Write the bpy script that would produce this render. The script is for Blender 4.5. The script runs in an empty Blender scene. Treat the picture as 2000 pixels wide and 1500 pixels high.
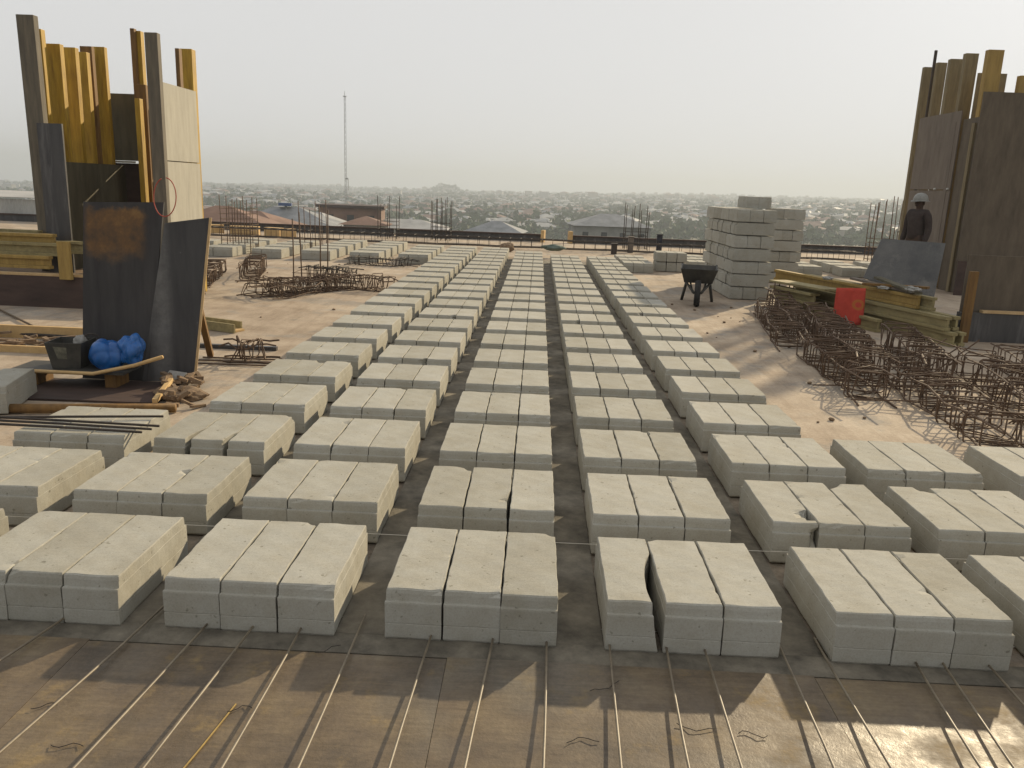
import bpy, math, random
import numpy as np
from mathutils import Vector, Matrix
random.seed(7)
SC = bpy.context.scene
COL = SC.collection
R = math.radians

# ------------------------------------------------------------------ camera
CAM = np.array([0.0, 0.0, 1.559])
PITCH, YAW, ROLL, FPX = R(13.4045), R(-1.3818), R(2.1573), 1603.99
def _basis():
    cy, sy, cp, sp = math.cos(YAW), math.sin(YAW), math.cos(PITCH), math.sin(PITCH)
    f = np.array([sy*cp, cy*cp, -sp]); r = np.array([cy, -sy, 0.0]); u = np.cross(r, f)
    c, s = math.cos(ROLL), math.sin(ROLL)
    return c*r + s*u, -s*r + c*u, f
RT, UP, FW = _basis()
cam = bpy.data.cameras.new('camera'); camo = bpy.data.objects.new('camera', cam); COL.objects.link(camo)
cam.sensor_width = 36.0; cam.lens = FPX/2000*36.0; cam.clip_start = 0.05; cam.clip_end = 20000
camo.matrix_world = Matrix([[RT[i], UP[i], -FW[i], CAM[i]] for i in range(3)] + [[0, 0, 0, 1]])
SC.camera = camo
def ray(u, v): return FW + RT*(u-1000)/FPX - UP*(v-750)/FPX
def at(u, v, y):
    d = ray(u, v); return CAM + d*(y/d[1])
def atx(u, v, x):
    d = ray(u, v); return CAM + d*(x/d[0])
def gnd(u, v, z=0.0):
    d = ray(u, v); return CAM + d*((z-CAM[2])/d[2])

# ------------------------------------------------------------------ sky, sun, exposure
SUN_EL, SUN_AZ = R(21.5), R(33.5)          # azimuth from +y towards +x
w = bpy.data.worlds.new('World'); SC.world = w; w.use_nodes = True
nt = w.node_tree; nt.nodes.clear()
sky = nt.nodes.new('ShaderNodeTexSky'); sky.sky_type = 'NISHITA'; sky.sun_disc = False
sky.sun_elevation = SUN_EL; sky.sun_rotation = SUN_AZ
sky.air_density = 1.2; sky.dust_density = 6.0; sky.ozone_density = 1.0; sky.altitude = 200
hs = nt.nodes.new('ShaderNodeHueSaturation'); hs.inputs['Saturation'].default_value = 0.1
veil = nt.nodes.new('ShaderNodeMixRGB'); veil.inputs[0].default_value = 0.978
veil.inputs[2].default_value = (6.10, 6.10, 6.13, 1)   # thin bright overcast haze
bg = nt.nodes.new('ShaderNodeBackground'); bg.inputs['Strength'].default_value = 0.1
wo = nt.nodes.new('ShaderNodeOutputWorld')
nt.links.new(sky.outputs[0], hs.inputs['Color']); nt.links.new(hs.outputs[0], veil.inputs[1])
nt.links.new(veil.outputs[0], bg.inputs[0]); nt.links.new(bg.outputs[0], wo.inputs[0])
sl = bpy.data.lights.new('sun', 'SUN'); sl.energy = 5.2; sl.angle = R(0.9); sl.color = (1.0, 0.82, 0.55)
so = bpy.data.objects.new('sun', sl); COL.objects.link(so)
sd = Vector((math.sin(SUN_AZ)*math.cos(SUN_EL), math.cos(SUN_AZ)*math.cos(SUN_EL), math.sin(SUN_EL)))
so.rotation_euler = (-sd).to_track_quat('-Z', 'Y').to_euler(); so.location = (20, 30, 30)
vs = SC.view_settings; vs.view_transform = 'Standard'; vs.look = 'None'; vs.gamma = 1.0; vs.exposure = 0.3
SC.cycles.volume_bounces = 1

# ------------------------------------------------------------------ materials
def nodes(name):
    m = bpy.data.materials.new(name); m.use_nodes = True
    t = m.node_tree; b = t.nodes['Principled BSDF']
    b.inputs['Specular IOR Level'].default_value = 0.3
    return m, t, b
def noise(t, vec, scale, detail=4, rough=0.6, w=None):
    n = t.nodes.new('ShaderNodeTexNoise'); n.inputs['Scale'].default_value = scale
    n.inputs['Detail'].default_value = detail; n.inputs['Roughness'].default_value = rough
    if w is not None:
        n.noise_dimensions = '4D'; t.links.new(w, n.inputs['W'])
    t.links.new(vec, n.inputs['Vector']); return n.outputs['Fac']
def ramp(t, fac, stops):
    r = t.nodes.new('ShaderNodeValToRGB'); e = r.color_ramp.elements
    while len(e) < len(stops): e.new(0.5)
    for k, (p, c) in enumerate(stops):
        e[k].position = p; e[k].color = (*c, 1) if len(c) == 3 else c
    t.links.new(fac, r.inputs[0]); return r.outputs[0]
def mix(t, fac, a, b, mode='MIX'):
    m = t.nodes.new('ShaderNodeMixRGB'); m.blend_type = mode
    for s, v in ((0, fac), (1, a), (2, b)):
        if isinstance(v, (int, float)): m.inputs[s].default_value = v
        elif isinstance(v, tuple): m.inputs[s].default_value = (*v, 1)
        else: t.links.new(v, m.inputs[s])
    return m.outputs[0]
def bump(t, b, h, strength, dist):
    n = t.nodes.new('ShaderNodeBump'); n.inputs['Strength'].default_value = strength; n.inputs['Distance'].default_value = dist
    t.links.new(h, n.inputs['Height']); t.links.new(n.outputs[0], b.inputs['Normal'])
def coords(t, kind='Object', scale=None):
    c = t.nodes.new('ShaderNodeTexCoord').outputs[kind]
    if scale:
        m = t.nodes.new('ShaderNodeMapping'); m.inputs['Scale'].default_value = scale
        t.links.new(c, m.inputs[0]); c = m.outputs[0]
    return c
def rnd(t, k=1.0):
    o = t.nodes.new('ShaderNodeObjectInfo').outputs['Random']
    m = t.nodes.new('ShaderNodeMath'); m.operation = 'MULTIPLY'; m.inputs[1].default_value = k
    t.links.new(o, m.inputs[0]); return m.outputs[0]
def stained(name, dark, light, scale=3.0, fine=60.0, stretch=None, rough=0.85, bmp=0.25, dist=0.004, accent=None, rough2=None, spec=0.3):
    m, t, b = nodes(name)
    v = coords(t, 'Object', stretch); rw = rnd(t, 37.0)
    n1 = noise(t, v, scale, 6, 0.65, rw)
    c = ramp(t, n1, [(0.30, dark), (0.68, light)])
    if accent:
        n3 = noise(t, v, scale*0.6, 5, 0.7, rw)
        c = mix(t, ramp(t, n3, [(0.52, (0, 0, 0)), (0.66, (1, 1, 1))]), c, accent)
    n2 = noise(t, v, fine, 3, 0.7)
    c = mix(t, 0.35, c, ramp(t, n2, [(0.3, (0.55,)*3), (0.7, (1.0,)*3)]), 'MULTIPLY')
    t.links.new(c, b.inputs['Base Color'])
    b.inputs['Roughness'].default_value = rough; b.inputs['Specular IOR Level'].default_value = spec
    if rough2 is not None:
        t.links.new(ramp(t, n1, [(0.35, (rough,)*3), (0.65, (rough2,)*3)]), b.inputs['Roughness'])
    bump(t, b, n2, bmp, dist)
    return m
M = {}
def block_material(name, gain=1.0):
    m, t, b = nodes(name)
    v = coords(t); rw = rnd(t, 53.0)
    tone = ramp(t, rnd(t), [(0.0, tuple(gain*x for x in (0.315, 0.305, 0.262))), (0.5, tuple(gain*x for x in (0.352, 0.342, 0.298))), (1.0, tuple(gain*x for x in (0.385, 0.376, 0.333)))])
    n1 = noise(t, v, 7.0, 6, 0.65, rw)
    c = mix(t, 0.55, tone, ramp(t, n1, [(0.3, (0.74, 0.69, 0.60)), (0.62, (1, 1, 1))]), 'MULTIPLY')
    n2 = noise(t, v, 150.0, 3, 0.75, rw)
    c = mix(t, 0.35, c, ramp(t, n2, [(0.30, (0.55, 0.54, 0.5)), (0.55, (1, 1, 1)), (0.8, (1.12, 1.12, 1.1))]), 'MULTIPLY')
    n4 = noise(t, v, 42.0, 2, 0.5, rw)             # little pits
    pit = ramp(t, n4, [(0.27, (0.45, 0.43, 0.38)), (0.33, (1, 1, 1))])
    c = mix(t, 0.7, c, pit, 'MULTIPLY')
    t.links.new(c, b.inputs['Base Color']); b.inputs['Roughness'].default_value = 0.92; b.inputs['Specular IOR Level'].default_value = 0.15
    h = mix(t, 0.5, n2, n4); bump(t, b, h, 0.4, 0.003)
    return m
M['block'] = block_material('block_concrete')
M['old_block'] = block_material('damp_block_concrete', 0.62)
M['sheet_dark'] = stained('dark_film_faced_sheet', (0.030, 0.030, 0.033), (0.062, 0.060, 0.060), 2.2, 40, (5, 5, .6), 0.55, 0.15, 0.002, accent=(0.115, 0.112, 0.11), rough2=0.35, spec=0.5)
M['sheet_rusty'] = stained('rusty_brown_sheet', (0.045, 0.032, 0.022), (0.15, 0.085, 0.035), 3.5, 50, None, 0.7, 0.2, 0.002)
M['ply_pale'] = stained('pale_plywood', (0.30, 0.285, 0.24), (0.39, 0.37, 0.31), 2.0, 70, (7, 7, 1.2), 0.8, 0.15, 0.002)
M['ply_edge'] = stained('plywood_edge', (0.40, 0.26, 0.12), (0.55, 0.40, 0.22), 6, 90, None, 0.8, 0.2, 0.002)
M['post_grey'] = stained('grey_weathered_post', (0.085, 0.075, 0.06), (0.17, 0.145, 0.105), 2.5, 60, (8, 8, 1), 0.75, 0.2, 0.002)
M['beam_yellow'] = stained('yellow_timber', (0.22, 0.125, 0.016), (0.47, 0.30, 0.034), 3.0, 60, (8, 8, 1), 0.6, 0.2, 0.002)
M['beam_pile'] = stained('weathered_yellow_timber', (0.18, 0.145, 0.07), (0.32, 0.27, 0.13), 2.0, 60, (8, 1, 8), 0.75, 0.2, 0.002)
M['post_olive'] = stained('olive_brown_post', (0.13, 0.105, 0.06), (0.24, 0.19, 0.105), 2.5, 60, (8, 8, 1), 0.75, 0.2, 0.002)
M['beam_dull'] = stained('dull_yellow_timber', (0.24, 0.16, 0.05), (0.38, 0.26, 0.08), 2.5, 60, (8, 8, 1), 0.7, 0.2, 0.002)
M['ply_dim'] = stained('brown_weathered_plywood', (0.078, 0.062, 0.046), (0.135, 0.110, 0.080), 2.0, 60, (4, 4, 1), 0.8, 0.2, 0.002)
M['post_brown'] = stained('brown_timber', (0.10, 0.055, 0.02), (0.22, 0.12, 0.035), 2.5, 60, (8, 8, 1), 0.7, 0.2, 0.002)
M['wood_raw'] = stained('raw_wood', (0.38, 0.24, 0.10), (0.60, 0.42, 0.20), 3, 80, None, 0.8, 0.2, 0.002)
M['ply_olive'] = stained('olive_plywood', (0.075, 0.068, 0.045), (0.13, 0.115, 0.075), 2.2, 60, (5, 5, 1), 0.7, 0.2, 0.002)
M['ply_grey'] = stained('dusty_grey_brown_plywood', (0.125, 0.102, 0.083), (0.19, 0.16, 0.13), 2.0, 60, (4, 4, 1), 0.8, 0.2, 0.002)
M['panel_grey'] = stained('grey_sheet', (0.085, 0.085, 0.086), (0.145, 0.142, 0.135), 3.5, 60, None, 0.7, 0.15, 0.002, accent=(0.19, 0.18, 0.165))
M['brown_form'] = stained('dark_red_brown_form', (0.040, 0.028, 0.024), (0.085, 0.055, 0.045), 2.0, 50, (1, 4, 4), 0.7, 0.2, 0.002)
M['rust'] = stained('rusty_steel', (0.070, 0.046, 0.032), (0.155, 0.098, 0.060), 18, 120, None, 0.75, 0.3, 0.001)
M['steel_bar'] = stained('worn_steel_bar', (0.12, 0.095, 0.065), (0.25, 0.205, 0.14), 14, 120, None, 0.5, 0.3, 0.001, spec=0.5)
M['rust_dark'] = stained('dark_steel', (0.030, 0.026, 0.022), (0.065, 0.05, 0.04), 18, 120, None, 0.7, 0.3, 0.001)
M['barrow'] = stained('dark_dirty_metal', (0.028, 0.028, 0.026), (0.075, 0.07, 0.058), 8, 80, None, 0.6, 0.3, 0.002)
M['barrow_mortar'] = stained('mortar_splashed_metal', (0.04, 0.042, 0.035), (0.20, 0.19, 0.14), 14, 80, None, 0.8, 0.4, 0.003)
M['rubber'] = stained('black_rubber', (0.018, 0.018, 0.018), (0.035, 0.034, 0.032), 9, 90, None, 0.85)
M['blue'] = stained('blue_plastic', (0.008, 0.07, 0.25), (0.015, 0.12, 0.38), 6, 40, None, 0.35, 0.3, 0.004, spec=0.5)
M['white_rag'] = stained('dirty_white_rag', (0.20, 0.195, 0.18), (0.38, 0.37, 0.34), 6, 60, None, 0.9)
M['green_rag'] = stained('grey_green_rag', (0.07, 0.10, 0.085), (0.15, 0.18, 0.15), 8, 60, None, 0.9)
M['cord'] = stained('pale_cord', (0.42, 0.40, 0.34), (0.55, 0.52, 0.45), 8, 60, None, 0.9)
M['cable'] = stained('brown_cable', (0.09, 0.06, 0.035), (0.14, 0.10, 0.06), 8, 60, None, 0.7)
M['red_hose'] = stained('red_hose', (0.30, 0.045, 0.03), (0.42, 0.08, 0.05), 8, 60, None, 0.6)
M['debris'] = stained('wood_and_mortar_rubble', (0.10, 0.065, 0.04), (0.30, 0.21, 0.13), 14, 70, None, 0.95, 0.4, 0.006)
M['skin'] = stained('dark_skin', (0.045, 0.026, 0.018), (0.065, 0.038, 0.026), 9, 90, None, 0.6)
M['cloth_dark'] = stained('dark_brown_cloth', (0.030, 0.022, 0.020), (0.055, 0.042, 0.038), 9, 90, None, 0.95)
M['cloth_trouser'] = stained('dark_blue_cloth', (0.022, 0.024, 0.032), (0.042, 0.044, 0.055), 9, 90, None, 0.95)
M['helmet'] = stained('white_plastic', (0.17, 0.17, 0.155), (0.26, 0.26, 0.24), 9, 60, None, 0.4, 0.05)
M['mast'] = stained('galvanised_grey', (0.20, 0.20, 0.20), (0.30, 0.30, 0.29), 1, 10, None, 0.7)
M['tin_white'] = stained('white_metal_sheet', (0.36, 0.36, 0.34), (0.56, 0.55, 0.50), 0.6, 20, (1, 1, .3), 0.6)
M['tin_rust'] = stained('rusty_roof_sheet', (0.13, 0.075, 0.055), (0.24, 0.15, 0.11), 0.5, 12, None, 0.8)
M['tin_grey'] = stained('grey_roof_sheet', (0.13, 0.14, 0.15), (0.26, 0.27, 0.28), 0.5, 12, None, 0.7)
M['tin_pale'] = stained('pale_roof_sheet', (0.26, 0.26, 0.25), (0.42, 0.41, 0.39), 0.5, 12, None, 0.6)
M['tin_blue'] = stained('blue_roof_sheet', (0.05, 0.08, 0.18), (0.08, 0.13, 0.26), 0.5, 12, None, 0.6)
M['plaster'] = stained('cream_plaster', (0.28, 0.265, 0.23), (0.42, 0.40, 0.35), 0.4, 8, None, 0.9)
M['plaster_tan'] = stained('tan_plaster', (0.19, 0.165, 0.135), (0.30, 0.265, 0.215), 0.4, 8, None, 0.9)
M['plaster_grey'] = stained('grey_plaster', (0.18, 0.18, 0.17), (0.30, 0.30, 0.28), 0.4, 8, None, 0.9)
M['window'] = stained('dark_window_glass', (0.02, 0.022, 0.025), (0.045, 0.05, 0.055), 1, 10, None, 0.2, 0.0, spec=0.5)
M['leaf'] = stained('green_leaves', (0.028, 0.050, 0.018), (0.070, 0.100, 0.035), 0.5, 3, None, 0.8)
M['bark'] = stained('brown_bark', (0.06, 0.045, 0.03), (0.12, 0.09, 0.06), 3, 30, None, 0.95)
def patch_sheet():
    m, t, b = nodes('dark_sheet_with_rusty_patch')
    g = coords(t, 'Generated'); ob = coords(t)
    st = coords(t, 'Object', (5, 5, .6))
    base = ramp(t, noise(t, st, 2.2, 6), [(.3, (.026, .025, .026)), (.7, (.052, .049, .048))])
    nz = noise(t, ob, 7, 6, .7); sep = t.nodes.new('ShaderNodeSeparateXYZ'); t.links.new(g, sep.inputs[0])
    def edge(o, a, b_, inv):
        r = t.nodes.new('ShaderNodeMapRange'); r.interpolation_type = 'SMOOTHSTEP'
        k = t.nodes.new('ShaderNodeMath'); k.operation = 'MULTIPLY_ADD'; k.inputs[1].default_value = .16; t.links.new(nz, k.inputs[0]); t.links.new(o, k.inputs[2])
        r.inputs['From Min'].default_value = a+.08; r.inputs['From Max'].default_value = b_+.08
        if inv: r.inputs['To Min'].default_value = 1; r.inputs['To Max'].default_value = 0
        t.links.new(k.outputs[0], r.inputs[0]); return r.outputs[0]
    def mul(a, c):
        q = t.nodes.new('ShaderNodeMath'); q.operation = 'MULTIPLY'; t.links.new(a, q.inputs[0]); t.links.new(c, q.inputs[1]); return q.outputs[0]
    mk = mul(mul(edge(sep.outputs[0], .08, .16, 0), edge(sep.outputs[0], .70, .82, 1)), mul(edge(sep.outputs[2], .66, .76, 0), edge(sep.outputs[2], .93, .97, 1)))
    rust = ramp(t, noise(t, ob, 5, 5, .7), [(.32, (.06, .042, .03)), (.52, (.13, .072, .03)), (.7, (.21, .12, .045))])
    c = mix(t, mk, base, rust); t.links.new(c, b.inputs['Base Color']); b.inputs['Roughness'].default_value = .7
    bump(t, b, nz, .2, .003); return m
M['rust_patch_sheet'] = patch_sheet()
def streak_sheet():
    m, t, b = nodes('dark_sheet_with_pale_streaks')
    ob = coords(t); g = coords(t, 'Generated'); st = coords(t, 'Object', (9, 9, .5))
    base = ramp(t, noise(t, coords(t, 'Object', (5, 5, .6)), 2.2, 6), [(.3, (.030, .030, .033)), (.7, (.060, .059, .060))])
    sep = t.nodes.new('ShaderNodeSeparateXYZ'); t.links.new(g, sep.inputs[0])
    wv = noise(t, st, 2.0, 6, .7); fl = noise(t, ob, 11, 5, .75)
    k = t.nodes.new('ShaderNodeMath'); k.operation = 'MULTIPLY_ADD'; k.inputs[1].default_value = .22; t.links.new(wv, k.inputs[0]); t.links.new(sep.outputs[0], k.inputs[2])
    band = ramp(t, k.outputs[0], [(.24, (0, 0, 0)), (.38, (.8,) * 3), (.46, (.8,) * 3), (.62, (0, 0, 0))])  # pale upright band left of centre, broken up by noise
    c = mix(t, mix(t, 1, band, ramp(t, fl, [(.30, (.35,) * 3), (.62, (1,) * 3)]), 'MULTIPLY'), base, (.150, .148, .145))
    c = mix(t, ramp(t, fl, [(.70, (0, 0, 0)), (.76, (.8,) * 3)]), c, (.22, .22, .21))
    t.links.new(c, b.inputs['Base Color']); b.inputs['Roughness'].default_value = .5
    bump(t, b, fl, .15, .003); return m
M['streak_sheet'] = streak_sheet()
def red_cloth():
    m, t, b = nodes('red_cloth_with_yellow_ring')
    v = coords(t, 'Generated')
    c = ramp(t, noise(t, v, 5, 4), [(0.3, (0.36, 0.045, 0.030)), (0.7, (0.46, 0.062, 0.040))])
    sub = t.nodes.new('ShaderNodeVectorMath'); sub.operation = 'SUBTRACT'; sub.inputs[1].default_value = (0.80, 0.5, 0.56)
    t.links.new(v, sub.inputs[0])
    sc = t.nodes.new('ShaderNodeVectorMath'); sc.operation = 'MULTIPLY'; sc.inputs[1].default_value = (1, 0, 1.4)
    t.links.new(sub.outputs[0], sc.inputs[0])
    ln = t.nodes.new('ShaderNodeVectorMath'); ln.operation = 'LENGTH'; t.links.new(sc.outputs[0], ln.inputs[0])
    ring = ramp(t, ln.outputs['Value'], [(0.08, (0, 0, 0)), (0.12, (.8, .8, .8)), (0.17, (.8, .8, .8)), (0.21, (0, 0, 0))])
    c = mix(t, ring, c, (0.36, 0.13, 0.03))
    t.links.new(c, b.inputs['Base Color']); b.inputs['Roughness'].default_value = 0.9
    return m
M['red'] = red_cloth()

def deck_material():
    m, t, b = nodes('dusty_deck')
    g = t.nodes.new('ShaderNodeNewGeometry').outputs['Position']
    sep = t.nodes.new('ShaderNodeSeparateXYZ'); t.links.new(g, sep.inputs[0])
    n0 = noise(t, g, 0.55, 6, 0.65); n1 = noise(t, g, 2.2, 8, 0.7); n2 = noise(t, g, 45, 4, 0.75); n3 = noise(t, g, 9, 6, 0.7)
    sand = ramp(t, n0, [(0.32, (0.30, 0.24, 0.18)), (0.5, (0.385, 0.315, 0.24)), (0.70, (0.45, 0.38, 0.295))])
    n6 = noise(t, g, 1.05, 9, 0.68)
    sand = mix(t, ramp(t, n6, [(0.53, (0, 0, 0)), (0.60, (.7,)*3)]), sand, (0.275, 0.255, 0.225))
    mp = t.nodes.new('ShaderNodeMapping'); mp.inputs['Scale'].default_value = (5, .5, 1); mp.inputs['Rotation'].default_value = (0, 0, .35); t.links.new(g, mp.inputs[0])
    n7 = noise(t, mp.outputs[0], 1.6, 7, .7)
    sand = mix(t, .6, sand, ramp(t, n7, [(.36, (.72, .69, .66)), (.52, (1, 1, 1))]), 'MULTIPLY')
    sand = mix(t, 0.55, sand, ramp(t, n1, [(0.32, (0.62, 0.58, 0.54)), (0.58, (1, 1, 1))]), 'MULTIPLY')
    form = ramp(t, n1, [(0.30, (0.085, 0.072, 0.060)), (0.52, (0.150, 0.125, 0.095)), (0.72, (0.21, 0.180, 0.135))])
    # bare formwork boards under the grid of blocks: x -2.95..1.75
    def band(out, lo, hi, soft):
        a = t.nodes.new('ShaderNodeMapRange'); a.interpolation_type = 'SMOOTHSTEP'
        a.inputs['From Min'].default_value = lo-soft; a.inputs['From Max'].default_value = lo+soft; t.links.new(out, a.inputs[0])
        c = t.nodes.new('ShaderNodeMapRange'); c.interpolation_type = 'SMOOTHSTEP'
        c.inputs['From Min'].default_value = hi-soft; c.inputs['From Max'].default_value = hi+soft
        c.inputs['To Min'].default_value = 1; c.inputs['To Max'].default_value = 0; t.links.new(out, c.inputs[0])
        q = t.nodes.new('ShaderNodeMath'); q.operation = 'MULTIPLY'; t.links.new(a.outputs[0], q.inputs[0]); t.links.new(c.outputs[0], q.inputs[1])
        return q.outputs[0]
    wob = t.nodes.new('ShaderNodeMath'); wob.operation = 'MULTIPLY_ADD'; wob.inputs[1].default_value = 0.5; wob.inputs[2].default_value = -0.25
    t.links.new(n3, wob.inputs[0])
    xx = t.nodes.new('ShaderNodeMath'); t.links.new(sep.outputs['X'], xx.inputs[0]); t.links.new(wob.outputs[0], xx.inputs[1])
    yy = t.nodes.new('ShaderNodeMath'); t.links.new(sep.outputs['Y'], yy.inputs[0]); t.links.new(wob.outputs[0], yy.inputs[1])
    q = t.nodes.new('ShaderNodeMath'); q.operation = 'MULTIPLY'
    t.links.new(band(xx.outputs[0], -1.98, 1.72, 0.10), q.inputs[0]); t.links.new(band(yy.outputs[0], -9, 19.0, 0.5), q.inputs[1])
    dust = ramp(t, n3, [(0.48, (0.94,)*3), (0.68, (0.35,)*3)])
    fq = mix(t, 1.0, q.outputs[0], dust, 'MULTIPLY')
    c = mix(t, fq, sand, form)
    c = mix(t, 0.5, c, ramp(t, n2, [(0.3, (0.62, 0.6, 0.58)), (0.6, (1.05, 1.05, 1.05))]), 'MULTIPLY')
    t.links.new(c, b.inputs['Base Color']); b.inputs['Roughness'].default_value = 0.93; b.inputs['Specular IOR Level'].default_value = 0.15
    bump(t, b, mix(t, 0.6, n2, n3), 0.5, 0.012)
    return m
M['deck'] = deck_material()
def front_board_material():
    m, t, b = nodes('stained_formwork_board')
    g = coords(t); rw = rnd(t, 19)
    n1 = noise(t, g, 3.0, 7, 0.7, rw); n2 = noise(t, g, 60, 4, 0.75); n3 = noise(t, g, 5.5, 6, 0.72, rw); n4 = noise(t, g, 1.3, 4, 0.6, rw)
    c = ramp(t, n1, [(0.30, (0.074, 0.058, 0.043)), (0.50, (0.142, 0.107, 0.069)), (0.70, (0.21, 0.162, 0.098))])
    c = mix(t, ramp(t, n3, [(0.56, (0, 0, 0)), (0.70, (0.8,)*3)]), c, (0.26, 0.185, 0.085))
    c = mix(t, ramp(t, n4, [(0.52, (0, 0, 0)), (0.66, (0.55,)*3)]), c, (0.12, 0.115, 0.100))
    gr = noise(t, coords(t, 'Object', (2.2, 26, 2)), 3.0, 6, 0.7, rw)
    c = mix(t, 0.55, c, ramp(t, gr, [(0.32, (0.58, 0.57, 0.55)), (0.6, (1.05,)*3)]), 'MULTIPLY')
    c = mix(t, 0.5, c, ramp(t, n2, [(0.3, (0.6,)*3), (0.62, (1.05,)*3)]), 'MULTIPLY')
    t.links.new(c, b.inputs['Base Color']); b.inputs['Roughness'].default_value = 0.6; b.inputs['Specular IOR Level'].default_value = 0.35
    t.links.new(ramp(t, n3, [(0.35, (0.34,)*3), (0.65, (0.78,)*3)]), b.inputs['Roughness'])
    bump(t, b, mix(t, 0.6, n2, n3), 0.4, 0.008)
    return m
M['front_board'] = front_board_material()
M['kerf_board'] = stained('grey_formwork_strip', (0.065, 0.058, 0.046), (0.22, 0.195, 0.15), 7, 60, None, 0.85, 0.4, 0.006)
M['ground'] = stained('town_ground', (0.040, 0.055, 0.030), (0.12, 0.11, 0.075), 0.012, 0.3, None, 0.95, 0.0)

# ------------------------------------------------------------------ mesh helpers
class MB:
    def __init__(s): s.v = []; s.f = []
    def add(s, vs, fs):
        n = len(s.v); s.v += [tuple(map(float, p)) for p in vs]; s.f += [tuple(i+n for i in f) for f in fs]
    def hexa(s, p):   # 8 corners: bottom 0-3 ccw, top 4-7
        s.add(p, [(3, 2, 1, 0), (4, 5, 6, 7), (0, 1, 5, 4), (1, 2, 6, 5), (2, 3, 7, 6), (3, 0, 4, 7)])
    def box(s, x0, x1, y0, y1, z0, z1, rot=0, tilt=(0, 0)):
        p = [(x0, y0, z0), (x1, y0, z0), (x1, y1, z0), (x0, y1, z0), (x0, y0, z1), (x1, y0, z1), (x1, y1, z1), (x0, y1, z1)]
        if tilt != (0, 0): p = [(a + tilt[0]*(c-z0), b + tilt[1]*(c-z0), c) for a, b, c in p]
        if rot:
            cx, cy = (x0+x1)/2, (y0+y1)/2; c_, s_ = math.cos(rot), math.sin(rot)
            p = [(cx+(a-cx)*c_-(b-cy)*s_, cy+(a-cx)*s_+(b-cy)*c_, c) for a, b, c in p]
        s.hexa(p)
    def slab(s, a, b, c, d, th):  # quad a,b,c,d (ccw seen from the front) thickened away from its front
        a, b, c, d = map(np.array, (a, b, c, d)); n = np.cross(b-a, d-a); n = n/np.linalg.norm(n)*th
        s.hexa([a-n, b-n, c-n, d-n, a, b, c, d])
    def beam(s, p0, p1, wd, ht, up=(0, 0, 1)):
        p0, p1 = np.array(p0, float), np.array(p1, float); d = p1-p0; d /= np.linalg.norm(d)
        sx = np.cross(d, np.array(up, float)); sx /= np.linalg.norm(sx); uz = np.cross(sx, d)
        q = []
        for o in (-ht/2, ht/2):
            for e, ww in ((p0, -wd/2), (p0, wd/2), (p1, wd/2), (p1, -wd/2)): q.append(e+sx*ww+uz*o)
        s.hexa(q)
    def tube(s, pts, r, n=6, cap=True, r1=None):
        pts = [np.array(p, float) for p in pts]; m = len(pts); base = len(s.v); prev = None
        for i, p in enumerate(pts):
            d = pts[min(i+1, m-1)] - pts[max(i-1, 0)]; d /= (np.linalg.norm(d)+1e-12)
            ref = prev if prev is not None else (np.array([0, 0, 1.]) if abs(d[2]) < .9 else np.array([1., 0, 0]))
            sx = ref - d*(ref@d); sx /= (np.linalg.norm(sx)+1e-12); prev = sx; sy = np.cross(d, sx)
            rr = r if r1 is None else r+(r1-r)*i/max(1, m-1)
            for k in range(n):
                a = 2*math.pi*k/n; s.v.append(tuple(p+(sx*math.cos(a)+sy*math.sin(a))*rr))
        for i in range(m-1):
            for k in range(n):
                a, b = base+i*n+k, base+i*n+(k+1) % n
                s.f.append((a, b, b+n, a+n))
        if cap:
            s.f.append(tuple(base+k for k in range(n))[::-1]); s.f.append(tuple(base+(m-1)*n+k for k in range(n)))
    def lathe(s, c, prof, n=20):
        b = len(s.v)
        for r_, z in prof:
            for k in range(n):
                a = 2*math.pi*k/n; s.v.append((c[0]+r_*math.cos(a), c[1]+r_*math.sin(a), c[2]+z))
        for i in range(len(prof)-1):
            for k in range(n):
                q, e = b+i*n+k, b+i*n+(k+1) % n; s.f.append((q, e, e+n, q+n))
    def mesh(s, name, mat, smooth=False):
        me = bpy.data.meshes.new(name); me.from_pydata(s.v, [], s.f); me.update()
        if mat: me.materials.append(M[mat] if isinstance(mat, str) else mat)
        if smooth: me.polygons.foreach_set('use_smooth', [True]*len(me.polygons))
        return me
    def build(s, name, mat, parent=None, smooth=False, bevel=0):
        o = bpy.data.objects.new(name, s.mesh(name, mat, smooth)); COL.objects.link(o)
        if parent is not None:
            o.parent = parent; o.matrix_parent_inverse = Matrix.Translation(-Vector(parent.location)) if parent.rotation_euler.z == 0 else parent.matrix_basis.inverted()
        if bevel:
            bm = o.modifiers.new('bevel', 'BEVEL'); bm.width = bevel; bm.segments = 2; bm.limit_method = 'ANGLE'
        return o
def tag(o, label, cat, group=None, kind=None):
    if label: o['label'] = label
    if cat: o['category'] = cat
    if group: o['group'] = group
    if kind: o['kind'] = kind
    return o
def empty(name, loc, label, cat, group=None):
    o = bpy.data.objects.new(name, None); COL.objects.link(o); o.location = tuple(map(float, loc)); o.empty_display_size = .1
    return tag(o, label, cat, group)
def copy_tree(o, loc, rz=0.0):
    c = o.copy(); COL.objects.link(c); c.location = loc; c.rotation_euler.z = rz
    for ch in list(o.children):
        d = ch.copy(); COL.objects.link(d); d.parent = c
    return c
def stru(o): o['kind'] = 'structure'; return o

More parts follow.
